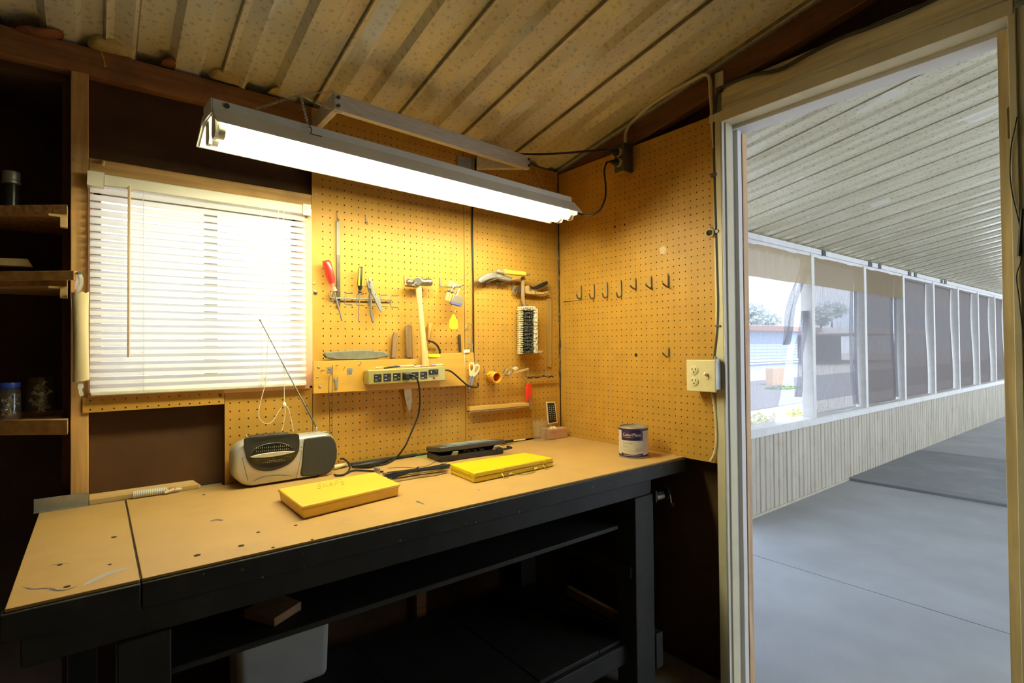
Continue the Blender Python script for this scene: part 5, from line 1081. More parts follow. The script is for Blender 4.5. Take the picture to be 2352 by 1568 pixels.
# tick marks of the dial
m = MB()
for row, (y, n, hgt) in enumerate(((1030, 17, 16), (1072, 17, 12))):
    for i in range(n):
        x = 535+i*27.5; yy = y-(x-535)*.085; h_ = hgt*(1 if i % 3 else 1.7); m.prism([rf(x, yy, .0043), rf(x+5, yy, .0043), rf(x+5, yy-h_, .0043), rf(x, yy-h_, .0043)], RN_*.0002)
for i in range(13): x = 530+i*39; yy = 1186-(x-530)*.11; m.prism([rf(x, yy, .0043), rf(x+6, yy, .0043), rf(x+6, yy-7, .0043), rf(x, yy-7, .0043)], RN_*.0002)
for i in range(12): x = 630+i*27; yy = 1224-(x-630)*.11; m.prism([rf(x, yy, .0043), rf(x+12, yy-1, .0043), rf(x+12, yy-5, .0043), rf(x, yy-4, .0043)], RN_*.0002)
m.build('dial_marks', mat('print_grey', (.42, .42, .36), var=0), t)
e1 = (rf(960, 1165, 0)-rf(635, 1198, 0)).normalized()
text('AUTOMATIC LEVEL CONTROL RECORDING', .0022, rf(795, 1188, .0046), e1, (0, 0, 1), mat('print_pale', (.5, .5, .42), var=0), t)
gr = [(1196, 960), (1205, 905), (1240, 884), (1400, 864), (1525, 850), (1560, 858), (1600, 900), (1630, 970), (1642, 1050), (1638, 1150), (1610, 1250), (1560, 1330), (1500, 1368), (1350, 1385), (1190, 1400), (1160, 1390), (1157, 1360), (1180, 1200)]
def grille():
    m, nt, b = nodes('speaker_mesh'); N = nt.nodes; L = nt.links
    tc = N.new('ShaderNodeTexCoord'); mp = N.new('ShaderNodeMapping'); mp.inputs['Rotation'].default_value = (0, .6, 0); mp.inputs['Scale'].default_value = (1, 1, 1)
    w = N.new('ShaderNodeTexWave'); w.inputs['Scale'].default_value = 95; w.inputs['Distortion'].default_value = 0; w.bands_direction = 'X'
    r = N.new('ShaderNodeValToRGB'); r.color_ramp.elements[0].color = (.010, .011, .010, 1); r.color_ramp.elements[1].color = (.05, .053, .048, 1)
    L.new(tc.outputs['Object'], mp.inputs[0]); L.new(mp.outputs[0], w.inputs['Vector']); L.new(w.outputs['Fac'], r.inputs[0]); L.new(r.outputs[0], b.inputs['Base Color']); b.inputs['Roughness'].default_value = .45; return m
SG = fpoly(gr, .0025).build('speaker_grille', grille(), t, bevel=.0012)
P = [rf(x, y, .0008) for x, y in gr]; c_ = V()
for p in P: c_ += p/len(P)
MB().tube([c_+(p-c_)*1.02 for p in P], .0009, 5, closed=True).build('grille_rim', BLACK, SG)
m = MB()
m.tube([rf(x, y, .0001) for x, y in ((340, 1150), (352, 1200), (385, 1340), (420, 1470))], .0006, 5)
m.tube([rf(x, y, .0001) for x, y in ((340, 1150), (370, 1143))], .0004, 5); m.tube([rf(x, y, .0001) for x, y in ((1130, 1055), (1163, 1052), (1150, 1150), (1090, 1440))], .0005, 5)
m.build('door_seam', BLACK, t)
m = MB(); P = spline([rf(x, y, .0004) for x, y in ((490, 1482), (600, 1425), (720, 1397), (860, 1392), (1040, 1405))], 5); m.tube(P, [.0003+.0012*sin(pi*i/(len(P)-1)) for i in range(len(P))], 6); m.build('swoosh_groove', BLACK, t)
MB().prism([rf(1145, 1002, .0002), rf(1180, 1000, .0002), rf(1180, 1004, .0002), rf(1145, 1006, .0002)], RN_*.0002).build('small_mark', BLACK, t)
hz = onP(500+1368/6.03, 860+770/6.03, RO - RN_*.06, RN_)
MB().cyl(V((hz.x, hz.y, T+H-.004)), V((hz.x, hz.y, T+H+.010)), .0045, n=12).ball(V((hz.x, hz.y, T+H+.012)), .0042, 10, 8).build('antenna_base', CHROME, t)
tip = onP(596, 733, RO - RN_*.07, RN_); b0 = V((hz.x, hz.y, T+H+.014))
MB().tube([b0, b0.lerp(tip, .30), b0.lerp(tip, .302), b0.lerp(tip, .62), b0.lerp(tip, .622), b0.lerp(tip, .985), b0.lerp(tip, .986), tip], [.0026, .0026, .002, .002, .0014, .0014, .0024, .0024], 8).build('antenna', mat('antenna_steel', (.16, .155, .14), rough=.35, metal=.6, var=.05), t)
for x, y in ((390, 850),): p = onP(500+x/6.03, 860+y/6.03, RO-RN_*.05, RN_); MB().cyl(V((p.x, p.y, T+H-.016)), V((p.x, p.y, p.z)), .002, n=8).ball(p, .003).build('tuning_peg', CHROME, t)
for (a_, b_) in ((.195, .222), (.235, .258)): MB().hexa([rp(a, v, c) for v in (H-.003, H+.001) for a, c in ((a_-.01, .03), (b_-.014, .03), (b_-.014, .04), (a_-.01, .04))]).build('slide_switch', STEEL, t, bevel=.001)
MB().hexa([rp(a, v, c) for v in (H-.004, H+.002) for a, c in ((.10, .045), (.124, .045), (.124, .06), (.10, .06))]).build('handle_stub', GALV, t, bevel=.001)
# ---- yellow plastic box with handwriting
h = .0335
q = [bz(x, y, h) for x, y in ((692, 1163), (921, 1110), (862, 1083), (637, 1122))]
c_ = (q[0]+q[1]+q[2]+q[3])/4
BOXY = mat('translucent_yellow', (.84, .54, .07), rough=.4, var=.06, scale=6, dirt=(.55, .33, .05), dscale=9, damt=.35); BOXL = mat('yellow_lid', (.84, .55, .06), rough=.4, var=.05, scale=5)
t = thing('plastic_box', 'long yellow plastic lidded box with faint handwriting lying before the radio', 'box', (c_.x, c_.y, T))
def inset(q, f, z): c = (q[0]+q[1]+q[2]+q[3])/4; return [V((c.x+(p.x-c.x)*f, c.y+(p.y-c.y)*f, z)) for p in q]
MB().hexa(inset(q, .955, T+.0005) + inset(q, .975, T+.0255)).build('box_body', BOXY, t, bevel=.004, seg=3)
MB().hexa(inset(q, 1.0, T+.0255) + inset(q, .985, T+h)).build('lid', BOXL, t, bevel=.003, seg=3)
a, b = q[0].lerp(q[1], .58), q[0].lerp(q[1], .585); n_ = V(((q[1]-q[0]).y, -(q[1]-q[0]).x, 0)).normalized()
m = MB(); m.tube([bz(795, 1139.5, .0235)+n_*.005, bz(794, 1150, .012)+n_*.005, bz(793, 1162, .002)+n_*.005], .0007, 5); m.build('crack', mat('crack_brown', (.25, .12, .02), var=0), t)
INK = mat('faded_ink', (.46, .38, .13), rough=.8, var=.2)
def hw(strokes, par, hh, nm='handwriting', r=.0005):
    m = MB()
    for s_ in strokes: m.tube(spline([bz(x, y, hh) for x, y in s_], 3) if len(s_) > 2 else [bz(x, y, hh) for x, y in s_], r, 5)
    return m.build(nm, INK, par)
hw([((738, 1111), (731, 1112), (730, 1116), (737, 1117), (736, 1121), (729, 1121)), ((744, 1119), (743, 1111), (751, 1117), (750, 1109)), ((756, 1117), (759, 1107), (765, 1115)), ((757.5, 1113), (763, 1112)), ((770, 1114), (769, 1105), (776, 1105), (777, 1108), (770, 1110)), ((790, 1104), (784, 1105), (783, 1108), (790, 1109), (790, 1112), (783, 1113)), 
    ((776, 1103), (777, 1098)), ((784, 1102), (785, 1097)), ((777, 1100.5), (785, 1099.5))], t, h+.0008)
# ---- yellow metal case
h = .031
q = [bz(x, y, h) for x, y in ((1090, 1086), (1271, 1050), (1205, 1039), (1034, 1065))]
c_ = (q[0]+q[1]+q[2]+q[3])/4; fr = (q[1]-q[0]).normalized(); fn = V((fr.y, -fr.x, 0))
t = thing('metal_case', 'slim yellow metal case with wire latches and handle lying on the bench', 'case', (c_.x, c_.y, T))
YM = mat('yellow_enamel', (.83, .62, .012), rough=.32, var=.04, scale=6, dirt=(.5, .38, .05), dscale=14, damt=.25)
MB().hexa(inset(q, 1.0, T+.0006) + inset(q, 1.0, T+.015)).build('base', YM, t, bevel=.004, seg=3)
MB().hexa(inset(q, 1.0, T+.0155) + inset(q, .998, T+h)).build('lid', YM, t, bevel=.0045, seg=3)
MB().hexa(inset(q, 1.006, T+.0135) + inset(q, 1.006, T+.0162)).build('seam_rim', mat('dark_seam', (.5, .36, .03), rough=.5, var=.1), t, bevel=.001)
def ff(f, z, o=0.): p = q[0].lerp(q[1], f); return V((p.x, p.y, T+z)) + fn*o
for f in (.325, .86):
    MB().hexa([ff(f-.02, .016, .0005), ff(f+.02, .016, .0005), ff(f+.02, .016, -.003), ff(f-.02, .016, -.003), ff(f-.02, .026, .002), ff(f+.02, .026, .002), ff(f+.02, .026, -.003), ff(f-.02, .026, -.003)]).build('latch_tab', YM, t, bevel=.0006)
    MB().tube([ff(f-.012, .014, .001), ff(f-.022, .011, .008), ff(f-.026, .002, .018), ff(f+.022, .002, .018), ff(f+.026, .011, .008), ff(f+.012, .014, .001)], .0012, 7).build('latch_wire', BRASS, t)
for f in (.415, .745): MB().hexa([ff(f-.022, .004, 0), ff(f+.022, .004, 0), ff(f+.022, .004, .004), ff(f-.022, .004, .004), ff(f-.022, .012, 0), ff(f+.022, .012, 0), ff(f+.022, .012, .003), ff(f-.022, .012, .003)]).build('handle_loop', BRASS, t, bevel=.001)
MB().tube(spline([ff(.437, .008, .003), ff(.455, .007, .010), ff(.50, .003, .022), ff(.655, .003, .022), ff(.70, .006, .012), ff(.705, .009, .005), ff(.723, .009, .003)], 4), .0014, 7).build('handle', BRASS, t)
# ---- black case standing ajar
fb = [bz(1009, 1063), bz(1159.7, 1041.5)]; fr = (fb[1]-fb[0]).normalized(); fnb = V((fr.y, -fr.x, 0)); Lc = (fb[1]-fb[0]).length
t = thing('black_case', 'black plastic tool case with its lid ajar near the back of the bench', 'case', fb[0]-fnb*.05)
def bc(u, w, z): return fb[0] + fr*u - fnb*w + V((0, 0, z))
WD = .112
MB().hexa([bc(u, w, z) for z in (.0005, .023) for u, w in ((.004, .002), (Lc-.004, .002), (Lc-.004, WD), (.004, WD))]).build('base', BLACK, t, bevel=.004)
lid = [bc(u, w, zz) for u, w, zz in ((0, -.002, .037), (Lc, -.002, .037), (Lc, WD, .024), (0, WD, .024), (0, -.002, .055), (Lc, -.002, .055), (Lc, WD, .042), (0, WD, .042))]
MB().hexa(lid).build('lid', mat('case_lid', (.045, .046, .044), rough=.3, var=.1), t, bevel=.004)
LB = mat('label_blue', (.16, .30, .42), rough=.25, var=.5, scale=18, dirt=(.5, .5, .42), dscale=20, damt=.7)
lt = [lid[4].lerp(lid[5], .12), lid[4].lerp(lid[5], .94), lid[7].lerp(lid[6], .94), lid[7].lerp(lid[6], .12)]; c_ = sum(lt, V())/4
MB().prism([c_+(p-c_)*.88+V((0, 0, .0002)) for p in lt], (0, 0, .0006)).build('lid_label', LB, t)
for f in (.215, .845):
    u = Lc*f
    MB().hexa([bc(u-.011, -.003, .021), bc(u+.011, -.003, .021), bc(u+.011, .006, .021), bc(u-.011, .006, .021), bc(u-.011, -.012, .034), bc(u+.011, -.012, .034), bc(u+.011, -.009, .036), bc(u-.011, -.009, .036)]).build('latch', mat('grey_latch', (.30, .29, .24), rough=.4, var=.05), t, bevel=.001)
MB().tube([bc(Lc*.86, -.004, .020), bc(Lc*.90, -.025, .022), bc(Lc*1.06, -.020, .024), bc(Lc*1.04, .0, .026)], .0045, 7).build('handle', BLACK, t)
random.seed(41)
for i in range(7): u = random.uniform(.3, .75)*Lc; MB().bar(bc(u, .01, .025), bc(u+random.uniform(-.02, .02), .03, .029), .004, .004).build('driver_bit', STEEL, t)
# the hose or wand behind it
t = thing('air_wand', 'slim black grip with pale rod lying along the wall behind the black case', 'wand', bz(1170, 1013, .01))
a, b, c_ = bz(1150, 1016.5, .012), bz(1178, 1012, .012), bz(1206, 1008.5, .010)
MB().cyl(a, b, .008, .006, 12).build('grip', BLACK, t); MB().cyl(b, c_, .003, .003, 10).build('rod', CREAM, t)
# ---- paint can
c_ = bz(1455.5, 1043, 0); r_ = .0515
dirc = (V((CAM.x, CAM.y, 0))-V((c_.x, c_.y, 0))).normalized(); 
fp = V((bz(1455.5, 1053.5).x, bz(1455.5, 1053.5).y, T)); c_ = V((fp.x, fp.y, T)) - dirc*r_
rr = (onP(1490, 1005, c_, dirc)-onP(1421.5, 1005, c_, dirc)).length/2; c_ = V((fp.x, fp.y, T)) - dirc*rr; r_ = rr
HC = onP(1455.5, 975.5, c_, dirc).z - T - .004
t = thing('paint_can', 'quart paint can with purple and cream label on the bench corner', 'paint can', c_)
LBL = mat('label_cream', (.66, .62, .52), rough=.4, var=.03); PUR = mat('label_purple', (.035, .018, .075), rough=.35, var=.05)
MB().lathe([(r_*.985, 0), (r_, .002), (r_, .004), (r_*.985, .006), (r_*.985, HC-.006), (r_, HC-.004), (r_*1.01, HC-.001), (r_*.99, HC), (r_*.93, HC), (r_*.92, HC-.004), (r_*.80, HC-.006), (r_*.79, HC-.003), (0, HC-.003)], c_, n=48).build('can_body', GALV, t)
rt = V((-dirc.y, dirc.x, 0))
if rt.dot(_r) < 0: rt = -rt
def cw(s_, z, o=.0004):
    R_ = r_*.985+o; a = s_/r_; return V((c_.x, c_.y, T+z)) + dirc*(R_*cos(a)) + rt*(R_*sin(a))
def cpatch(s0, s1, z0, z1, mm, nm, o=.0004, n=14, bulge=0.):
    m = MB(); vs = []
    for i in range(n+1):
        s_ = s0+(s1-s0)*i/n; vs += [cw(s_, z0, o), cw(s_, z1-bulge*(1-(2*i/n-1)**2), o)]
    m.add(vs, [(2*i, 2*i+2, 2*i+3, 2*i+1) for i in range(n)]); return m.build(nm, mm, t, smooth=60)
cpatch(-2.6*r_, 2.6*r_, .005, HC-.004, LBL, 'label', .0003, 60)
cpatch(-2.6*r_, 2.6*r_, HC-.011, HC-.0045, PUR, 'label_top_band', .0006, 60); cpatch(-2.6*r_, 2.6*r_, .005, .013, PUR, 'label_foot_band', .0006, 60)
BP = cpatch(-.92*r_, .66*r_, HC-.046, HC-.008, PUR, 'brand_panel', .0008); cpatch(-.92*r_, .66*r_, .010, .020, PUR, 'foot_panel', .0008, bulge=.0055)
cpatch(-1.0*r_, -.90*r_, .016, HC-.012, LBL, 'side_edge', .0009); cpatch(.66*r_, 1.2*r_, .014, HC-.013, mat('label_pink', (.60, .50, .43), rough=.4, var=.05), 'side_panel', .0009)
def ctext(body, size, s_, z, mm, nm='lettering', align='LEFT', sh=0., par=None): return text(body, size, None, (1, 0, 0), (0, 1, 0), mm, par or t, nm, align=align, bend=lambda x, y: cw(s_+x+y*sh, z+y, .0006 if par is None else .0011))
ctext('ColorPlace', .0155, -.78*r_, HC-.030, mat('label_white', (.8, .8, .75), var=0), 'brand_lettering', sh=.12, par=BP)
ctext('Exterior', .0115, -.76*r_, HC-.059, mat('label_grey', (.25, .27, .28), var=0)); ctext('Satin', .0115, -.76*r_, HC-.071, bpy.data.materials['label_grey'])
n = 5
for i, col in enumerate(((.7, .08, .04), (.75, .35, .05), (.7, .6, .06), (.15, .4, .12), (.05, .15, .3))): cpatch((-.78+i*.2)*r_, (-.78+i*.2+.2)*r_, HC-.0355, HC-.0335-.0003*i, mat('rainbow_%d' % i, col, var=0), 'rainbow_bar', .0012, 3)
m = MB()
P = [cw(.36*r_+.0145*cos(a), .024+.016*sin(a), .0012) for a in [pi*.0+pi*i/18 for i in range(19)]]; m.tube(P, .0003, 5)
def lines(rows):
    for s0, s1, z in rows: m.tube([cw(s0*r_+(s1-s0)*r_*i/5, z, .0012) for i in range(6)], .0003, 4)
lines([(-.72, .15, HC-.083), (-.72, -.3, HC-.079), (-.72, -.5, HC-.089), (-.72, -.2, HC-.094), (-.72, -.3, HC-.098), (.2, .52, .036)])
m.build('fine_print', mat('print_tan', (.38, .34, .24), var=0), t)
ctext('Crystal Base', .0045, .36*r_, .030, mat('label_black', (.03, .03, .03), var=0), align='CENTER'); ctext('Base 1', .0045, .36*r_, .025, bpy.data.materials['label_black'], align='CENTER')
cpatch(-.72*r_, .5*r_, .0102, .0114, bpy.data.materials['label_white'], 'foot_print', .0012)
# ---- glass measuring cup
GL = glass('cup_glass', (.99, .99, .96), ior=2.1, sheen=.05)
c_ = bz(1221, 1008, 0); c_.y = -.058
t = thing('measuring_cup', 'clear glass measuring cup with handle beside the wood block', 'cup', c_)
m = MB(); vs = []; n = 36
prof_ = [(.019, .001), (.0275, .0015), (.029, .006), (.031, .03), (.0345, .06), (.0375, .082), (.0385, .0855), (.0375, .0865), (.0365, .084), (.0325, .06), (.029, .03), (.0265, .012), (.0, .011)]
for rr_, z in prof_:
    for k_ in range(n):
        a = 2*pi*k_/n; sp = max(0, cos(a-pi*1.05))**12*max(0, (z-.05))*.35; zz = z + (.006*max(0, cos(a-pi*1.05))**6 if z > .08 else 0)
        vs.append((c_.x+(rr_+sp)*cos(a), c_.y+(rr_+sp)*sin(a), T+zz))
fs = [(i*n+k_, i*n+(k_+1) % n, (i+1)*n+(k_+1) % n, (i+1)*n+k_) for i in range(len(prof_)-1) for k_ in range(n)]
m.add(vs, fs).build('cup_body', GL, t, smooth=60)
hp = V((.75, -.66, 0)).normalized()
MB().tube(spline([c_+hp*.034+V((0, 0, .07)), c_+hp*.05+V((0, 0, .068)), c_+hp*.058+V((0, 0, .05)), c_+hp*.05+V((0, 0, .026)), c_+hp*.031+V((0, 0, .018))], 5), .0038, 8).build('handle', GL, t)
# ---- wood block and thermometer
RB_ = mat('reddish_block', (.52, .29, .17), rough=.7, var=.18, scale=6, stretch=(2, 12, 12), dirt=(.3, .15, .08), dscale=12, damt=.5)
b0 = [bz(1266, 1010), bz(1304, 1004), bz(1276, 996), bz(1240, 1004)]
b0 = [V((b0[0].x, b0[0].y, 0)), V((b0[1].x, b0[1].y, 0)), V((b0[1].x+.004, -.012, 0)), V((b0[0].x, -.006, 0))]
tag(MB().hexa([V((p.x, p.y, T+.0005)) for p in b0] + [V((p.x, p.y, T+.044)) for p in b0]).build('wood_block', RB_, bevel=.0015), 'small reddish wood block in the bench corner', 'block')
t = thing('thermometer', 'small black faced thermometer in a cream frame standing on the wood block', 'thermometer', ((b0[0].x+b0[1].x)/2, -.05, T+.045))
ty = -.045
q = [onY(x, y, ty) for x, y in ((1259, 974), (1281, 970.5), (1275, 922), (1255, 922.5))]
MB().prism(q, (0, .004, 0)).build('frame', CREAM, t, bevel=.0006)
c_ = sum(q, V())/4
def th(x, y, o=.0003): return onY(x, y, ty-o)
MB().prism([th(*p) for p in ((1261, 971), (1278.5, 968), (1273, 925), (1257.2, 925.5))], (0, -.0006, 0)).build('scale_plate', BLACK, t)
MB().tube([th(1265.5, 929, .0016), th(1269.5, 963, .0016)], .0011, 6).build('glass_tube', STEEL, t)
MB().tube([th(1269.3, 960, .002), th(1269.7, 964, .002)], .0014, 6).build('bulb', mat('bulb_red', (.4, .06, .03), var=0), t)
m = MB()
for i in range(8):
    for sx in (-1, 1):
        x = 1265.8+i*.55+sx*4.6; y = 931+i*4.4; m.prism([th(x-1.1, y, .001), th(x+1.1, y, .001), th(x+1.1, y+1, .001), th(x-1.1, y+1, .001)], (0, -.0003, 0))
m.build('scale_marks', WHT, t)
MB().hexa([V((c_.x-.012, ty-.012, T+.0446)), V((c_.x+.022, ty-.012, T+.0446)), V((c_.x+.022, ty+.012, T+.0446)), V((c_.x-.012, ty+.012, T+.0446)), V((c_.x-.008, ty, T+.052)), V((c_.x+.016, ty, T+.052)), V((c_.x+.016, ty+.004, T+.052)), V((c_.x-.008, ty+.004, T+.052))]).build('stand', CREAM, t)
# ---- caulk tube, flashing, scrap board
t = thing('caulk_tube', 'rolled up white striped tube of sealant lying at the bench back', 'tube', bz(350, 1135))
a, b = bz(304, 1135, .011), bz(385, 1127, .011); a.y, b.y = -.018, -.018
def stripes():
    m, nt, bb = nodes('striped_tube'); N = nt.nodes; L = nt.links
    tc = N.new('ShaderNodeTexCoord'); w = N.new('ShaderNodeTexWave'); w.inputs['Scale'].default_value = 75; w.bands_direction = 'X'
    r = N.new('ShaderNodeValToRGB'); r.color_ramp.elements[0].position = .25; r.color_ramp.elements[0].color = (.32, .31, .28, 1); r.color_ramp.elements[1].position = .45; r.color_ramp.elements[1].color = (.72, .70, .60, 1)
    L.new(tc.outputs['Object'], w.inputs['Vector']); L.new(w.outputs['Fac'], r.inputs[0]); L.new(r.outputs[0], bb.inputs['Base Color']); return m
ax = (b-a).normalized(); L_ = (b-a).length
MB().lathe([(.009, 0), (.0095, .002), (.0095, L_*.75), (.0075, L_)], a, ax, 18).build('barrel', stripes(), t)
MB().bar(b-ax*.004, b+ax*.035+V((0, 0, -.002)), .016, .004).build('crimped_end', mat('tube_paper', (.7, .66, .56), var=.1), t, bevel=.001)
MB().bar(b+ax*.004+V((0, -.002, .005)), b+ax*.022+V((0, -.002, .005)), .012, .0012).build('orange_print', mat('orange_print', (.7, .2, .06), var=.2, scale=90), t)
MB().bar(b-ax*.008+V((0, -.014, -.004)), b+ax*.016+V((0, -.008, .002)), .006, .006).build('nozzle', CREAM, t, bevel=.001)
t = thing('metal_flashing', 'bent grey sheet metal strip standing at the bench end against the post', 'flashing', (-1.77, .0, T))
MB().box((-1.828, -.004, T-.002), (-1.7195, -.0025, T+.032)).box((-1.828, -.010, T-.0025), (-1.7195, -.0025, T-.001)).build('sheet', GALV, t)
tag(MB().hexa([V((-1.7185, -.004, T-.0025)), V((-1.462, -.002, T-.0025)), V((-1.452, .0365, T-.0025)), V((-1.7185, .0365, T-.0025)), V((-1.7185, -.004, T+.011)), V((-1.468, -.002, T+.011)), V((-1.475, .0365, T+.018)), V((-1.7185, .0365, T+.018))]).build('scrap_board', CARD, bevel=.001), 'thin tan wood scrap lying between the bench and the brown wall', 'board')
# ---- cords and cable ties
t = thing('extension_cord', 'dark extension cord with joined plug snaking behind the yellow box', 'cord', bz(860, 1068))
MB().tube(spline([bz(778, 1052, .03), bz(790, 1054, .028), bz(803, 1066, .02), bz(800, 1082, .006), bz(785, 1091, .004), bz(768, 1090, .004)], 6), .003, 8).build('loop', RUBBER, t)
MB().tube(spline([bz(770, 1092, .004), bz(790, 1089, .004), bz(812, 1080, .004), bz(850, 1081, .004), bz(880, 1083, .004)], 6), .003, 8).build('lower_run', RUBBER, t)
MB().tube([bz(808, 1071, .008), bz(845, 1067, .012), bz(850, 1066.5, .012), bz(890, 1055, .012)], [.005, .011, .011, .009], 12).build('plug_joint', BLACK, t)
MB().tube([bz(766, 1073, .009), bz(795, 1066, .010), bz(797, 1068, .010)], [.008, .006, .004], 10).build('pale_plug', CREAM, t)
MB().tube(spline([bz(890, 1054, .008), bz(905, 1050, .006), bz(940, 1046, .005), bz(975, 1039, .005)], 5), .0035, 8).build('upper_run', RUBBER, t)
tag(MB().box(bz(864, 1084, 0), bz(868, 1076, .018)).build('cable_staple', GALV), 'small grey upright metal clip over the extension cord', 'clip')
t = thing('cable_tie_bundle', 'bundle of black cable ties strapped together before the black case', 'cable ties', bz(960, 1082)); random.seed(51)
m = MB()
for i in range(40):
    dx, dy, dz = random.uniform(-9, 9), random.uniform(-9, 9), random.uniform(0, .02)
    MB().tube(spline([bz(892+dx*1.6, 1091+dy*.9, .003+dz*.6), bz(930+dx*.3, 1083+dy*.5, .004+dz), bz(965, 1078+dy*.4, .004+dz), bz(1000, 1073+dy*.5, .004+dz), bz(1026+dx, 1069+dy*.6, .003+dz*.8)], 4), .0014, 5).build('cable_tie', BLACK, t)
MB().tube([bz(959, 1084, .002), bz(959, 1072, .018), bz(962, 1071, .018), bz(962, 1084, .002)], .0016, 6).build('strap', DKG, t)
m = MB()
for p0, p1, p2 in (((955, 1074), (985, 1068), (1012, 1052)), ((890, 1075), (925, 1073), (960, 1075)), ((1000, 1072), (1020, 1063), (1042, 1058))): MB().tube(spline([bz(*p0, .01), bz(*p1, .012), bz(*p2, .02)], 4), .0009, 5).build('loose_tie', BLACK, t)
tag(MB().prism([bz(x, y, .0004) for x, y in ((948, 1047), (974, 1041), (976, 1049), (960, 1050))], (0, 0, .0012)).build('green_paper', mat('green_paper', (.18, .30, .09), var=.1)), 'scrap of green paper poking out behind the black case', 'paper')
tag(MB().bar(V((-1.13, -.008, T+.006)), V((-.75, -.008, T+.006)), .010, .010).build('back_strip', CHAR, bevel=.002), 'dark thin strip lying in the joint at the bench back', 'strip')
# ================================================================ SHELVES BY THE POST
SH = wood('shelf_pine', (.60, .34, .11), 0); CHIP = mat('chipboard', (.56, .31, .12), rough=.9, var=.4, scale=90)
def shelf(name, label, z1, z0, xr, mm, yr=-.03, extra=None):
    ux, uy = -.785, .62        # the front edge runs away from the post
    a = V((xr, yr, 0)); b = a + V((ux, uy, 0))*.35
    poly = [a, V((xr, .295, 0)), V((b.x, .295, 0)), b]
    return MB().prism([V((p.x, p.y, z0)) for p in poly], (0, 0, z1-z0)).build(name, mm, extra, bevel=.001)
t = thing('corner_shelf', 'top chipboard corner shelf carrying the metal canister', 'shelf', (-1.85, .1, 1.57))
shelf('board', '', 1.598, 1.5725, -1.7625, CHIP, -.03, t)
MB().box((-1.80, -.02, 1.566), (-1.7625, .0, 1.5725)).box((-1.7775, -.02, 1.54), (-1.7625, .0, 1.566)).build('bracket', CARD, t, bevel=.001)
t = thing('corner_shelf', 'middle corner shelf with a rail overlapping the wall post', 'shelf', (-1.85, .1, 1.38))
shelf('board', '', 1.408, 1.386, -1.7625, SH, -.03, t)
a = V((-1.7415, -.042, 0)); u_ = V((-.785, .62, 0)); n_ = V((-.62, -.785, 0))*.012
MB().hexa([V((p.x, p.y, z)) for z in (1.4015, 1.425) for p in (a, a+u_*.35, a+u_*.35+n_, a+n_)]).build('front_rail', SH, t, bevel=.001)
MB().box((-1.80, -.02, 1.380), (-1.7625, .0, 1.386)).box((-1.7775, -.02, 1.356), (-1.7625, .0, 1.38)).build('bracket', CARD, t, bevel=.001)
t = thing('corner_shelf', 'bottom pine corner shelf carrying two glass jars', 'shelf', (-1.85, .1, 1.0))
shelf('board', '', 1.0415, 1.003, -1.7615, SH, -.03, t)
# canister
c_ = V((-1.888, .115, 1.5985)); w = (onY(46, 420, .115).x-onY(6, 420, .115).x)/2; c_.x = (onY(46, 420, .115).x+onY(6, 420, .115).x)/2
t = thing('canister', 'dark ribbed canister with shiny metal lid on the top shelf', 'canister', c_)
hh = onY(26, 392, .115-w*.8).z - 1.5985
MB().lathe([(w*.88, 0), (w*.92, .004)] + [(w*(.9+.02*(i % 2)), .006+i*.0035) for i in range(8)] + [(w*.93, hh*.5), (w*.93, hh*.66)], c_, n=32).build('body', mat('dark_canister', (.045, .05, .04), rough=.3, metal=.4, var=.3, scale=20), t)
MB().lathe([(w*.95, hh*.66), (w*1.1, hh*.68), (w*1.1, hh*.74), (w*1.0, hh*.76), (w*1.06, hh*.78), (w*1.06, hh*.97), (w*.98, hh), (0, hh)], c_, n=32).build('lid', GALV, t)
# paper and lump on middle shelf
yb = .12
t = tag(MB().prism([onY(x, y, yb) for x, y in ((-20, 592), (63, 594), (75, 612), (-20, 607))], (0, .03, 0)).build('folded_map', mat('old_paper', (.52, .40, .18), rough=.8, var=.15, scale=30)), 'folded tan paper with printed ring lying on the middle shelf', 'paper')
tag(MB().ball((onY(36, 585, .19).x, .19, 1.432), (.028, .02, .030), 14, 10).build('rag', mat('brown_rag', (.10, .07, .035), rough=.95, var=.4, scale=30, bump=.6, bscale=50)), 'dark crumpled rag behind the folded paper on the middle shelf', 'rag')
# jars
JG = glass('jar_glass', (.95, .96, .92), ior=2., sheen=.07)
def jar(name, label, x0_, x1_, y, ytop, fill, lid):
    c = V(((onY(x0_, 910, y).x+onY(x1_, 910, y).x)/2, y, 1.042)); w = (onY(x1_, 910, y).x-onY(x0_, 910, y).x)/2
    t = thing(name, label, 'jar', c); H_ = onY((x0_+x1_)/2, ytop, y-w*.7).z-1.042
    MB().lathe([(w*.8, .001), (w*.97, .004), (w, .012), (w, H_*.68), (w*.96, H_*.78), (w*.84, H_*.84), (w*.84, H_*.87), (w*.87, H_*.88), (w*.84, H_*.90), (w*.87, H_*.92), (w*.84, H_*.94), (w*.86, H_*.985), (w*.84, H_)], c, n=36).build('jar_glass', JG, t, smooth=60)
    if lid: MB().lathe([(w*.93, H_*.86), (w*.96, H_*.87), (w*.96, H_*.99), (w*.92, H_*1.01), (0, H_*1.01)], c, n=36).build('lid', mat('blue_lid', (.02, .045, .36), rough=.35, var=.05), t)
    return c, w, H_
random.seed(61)
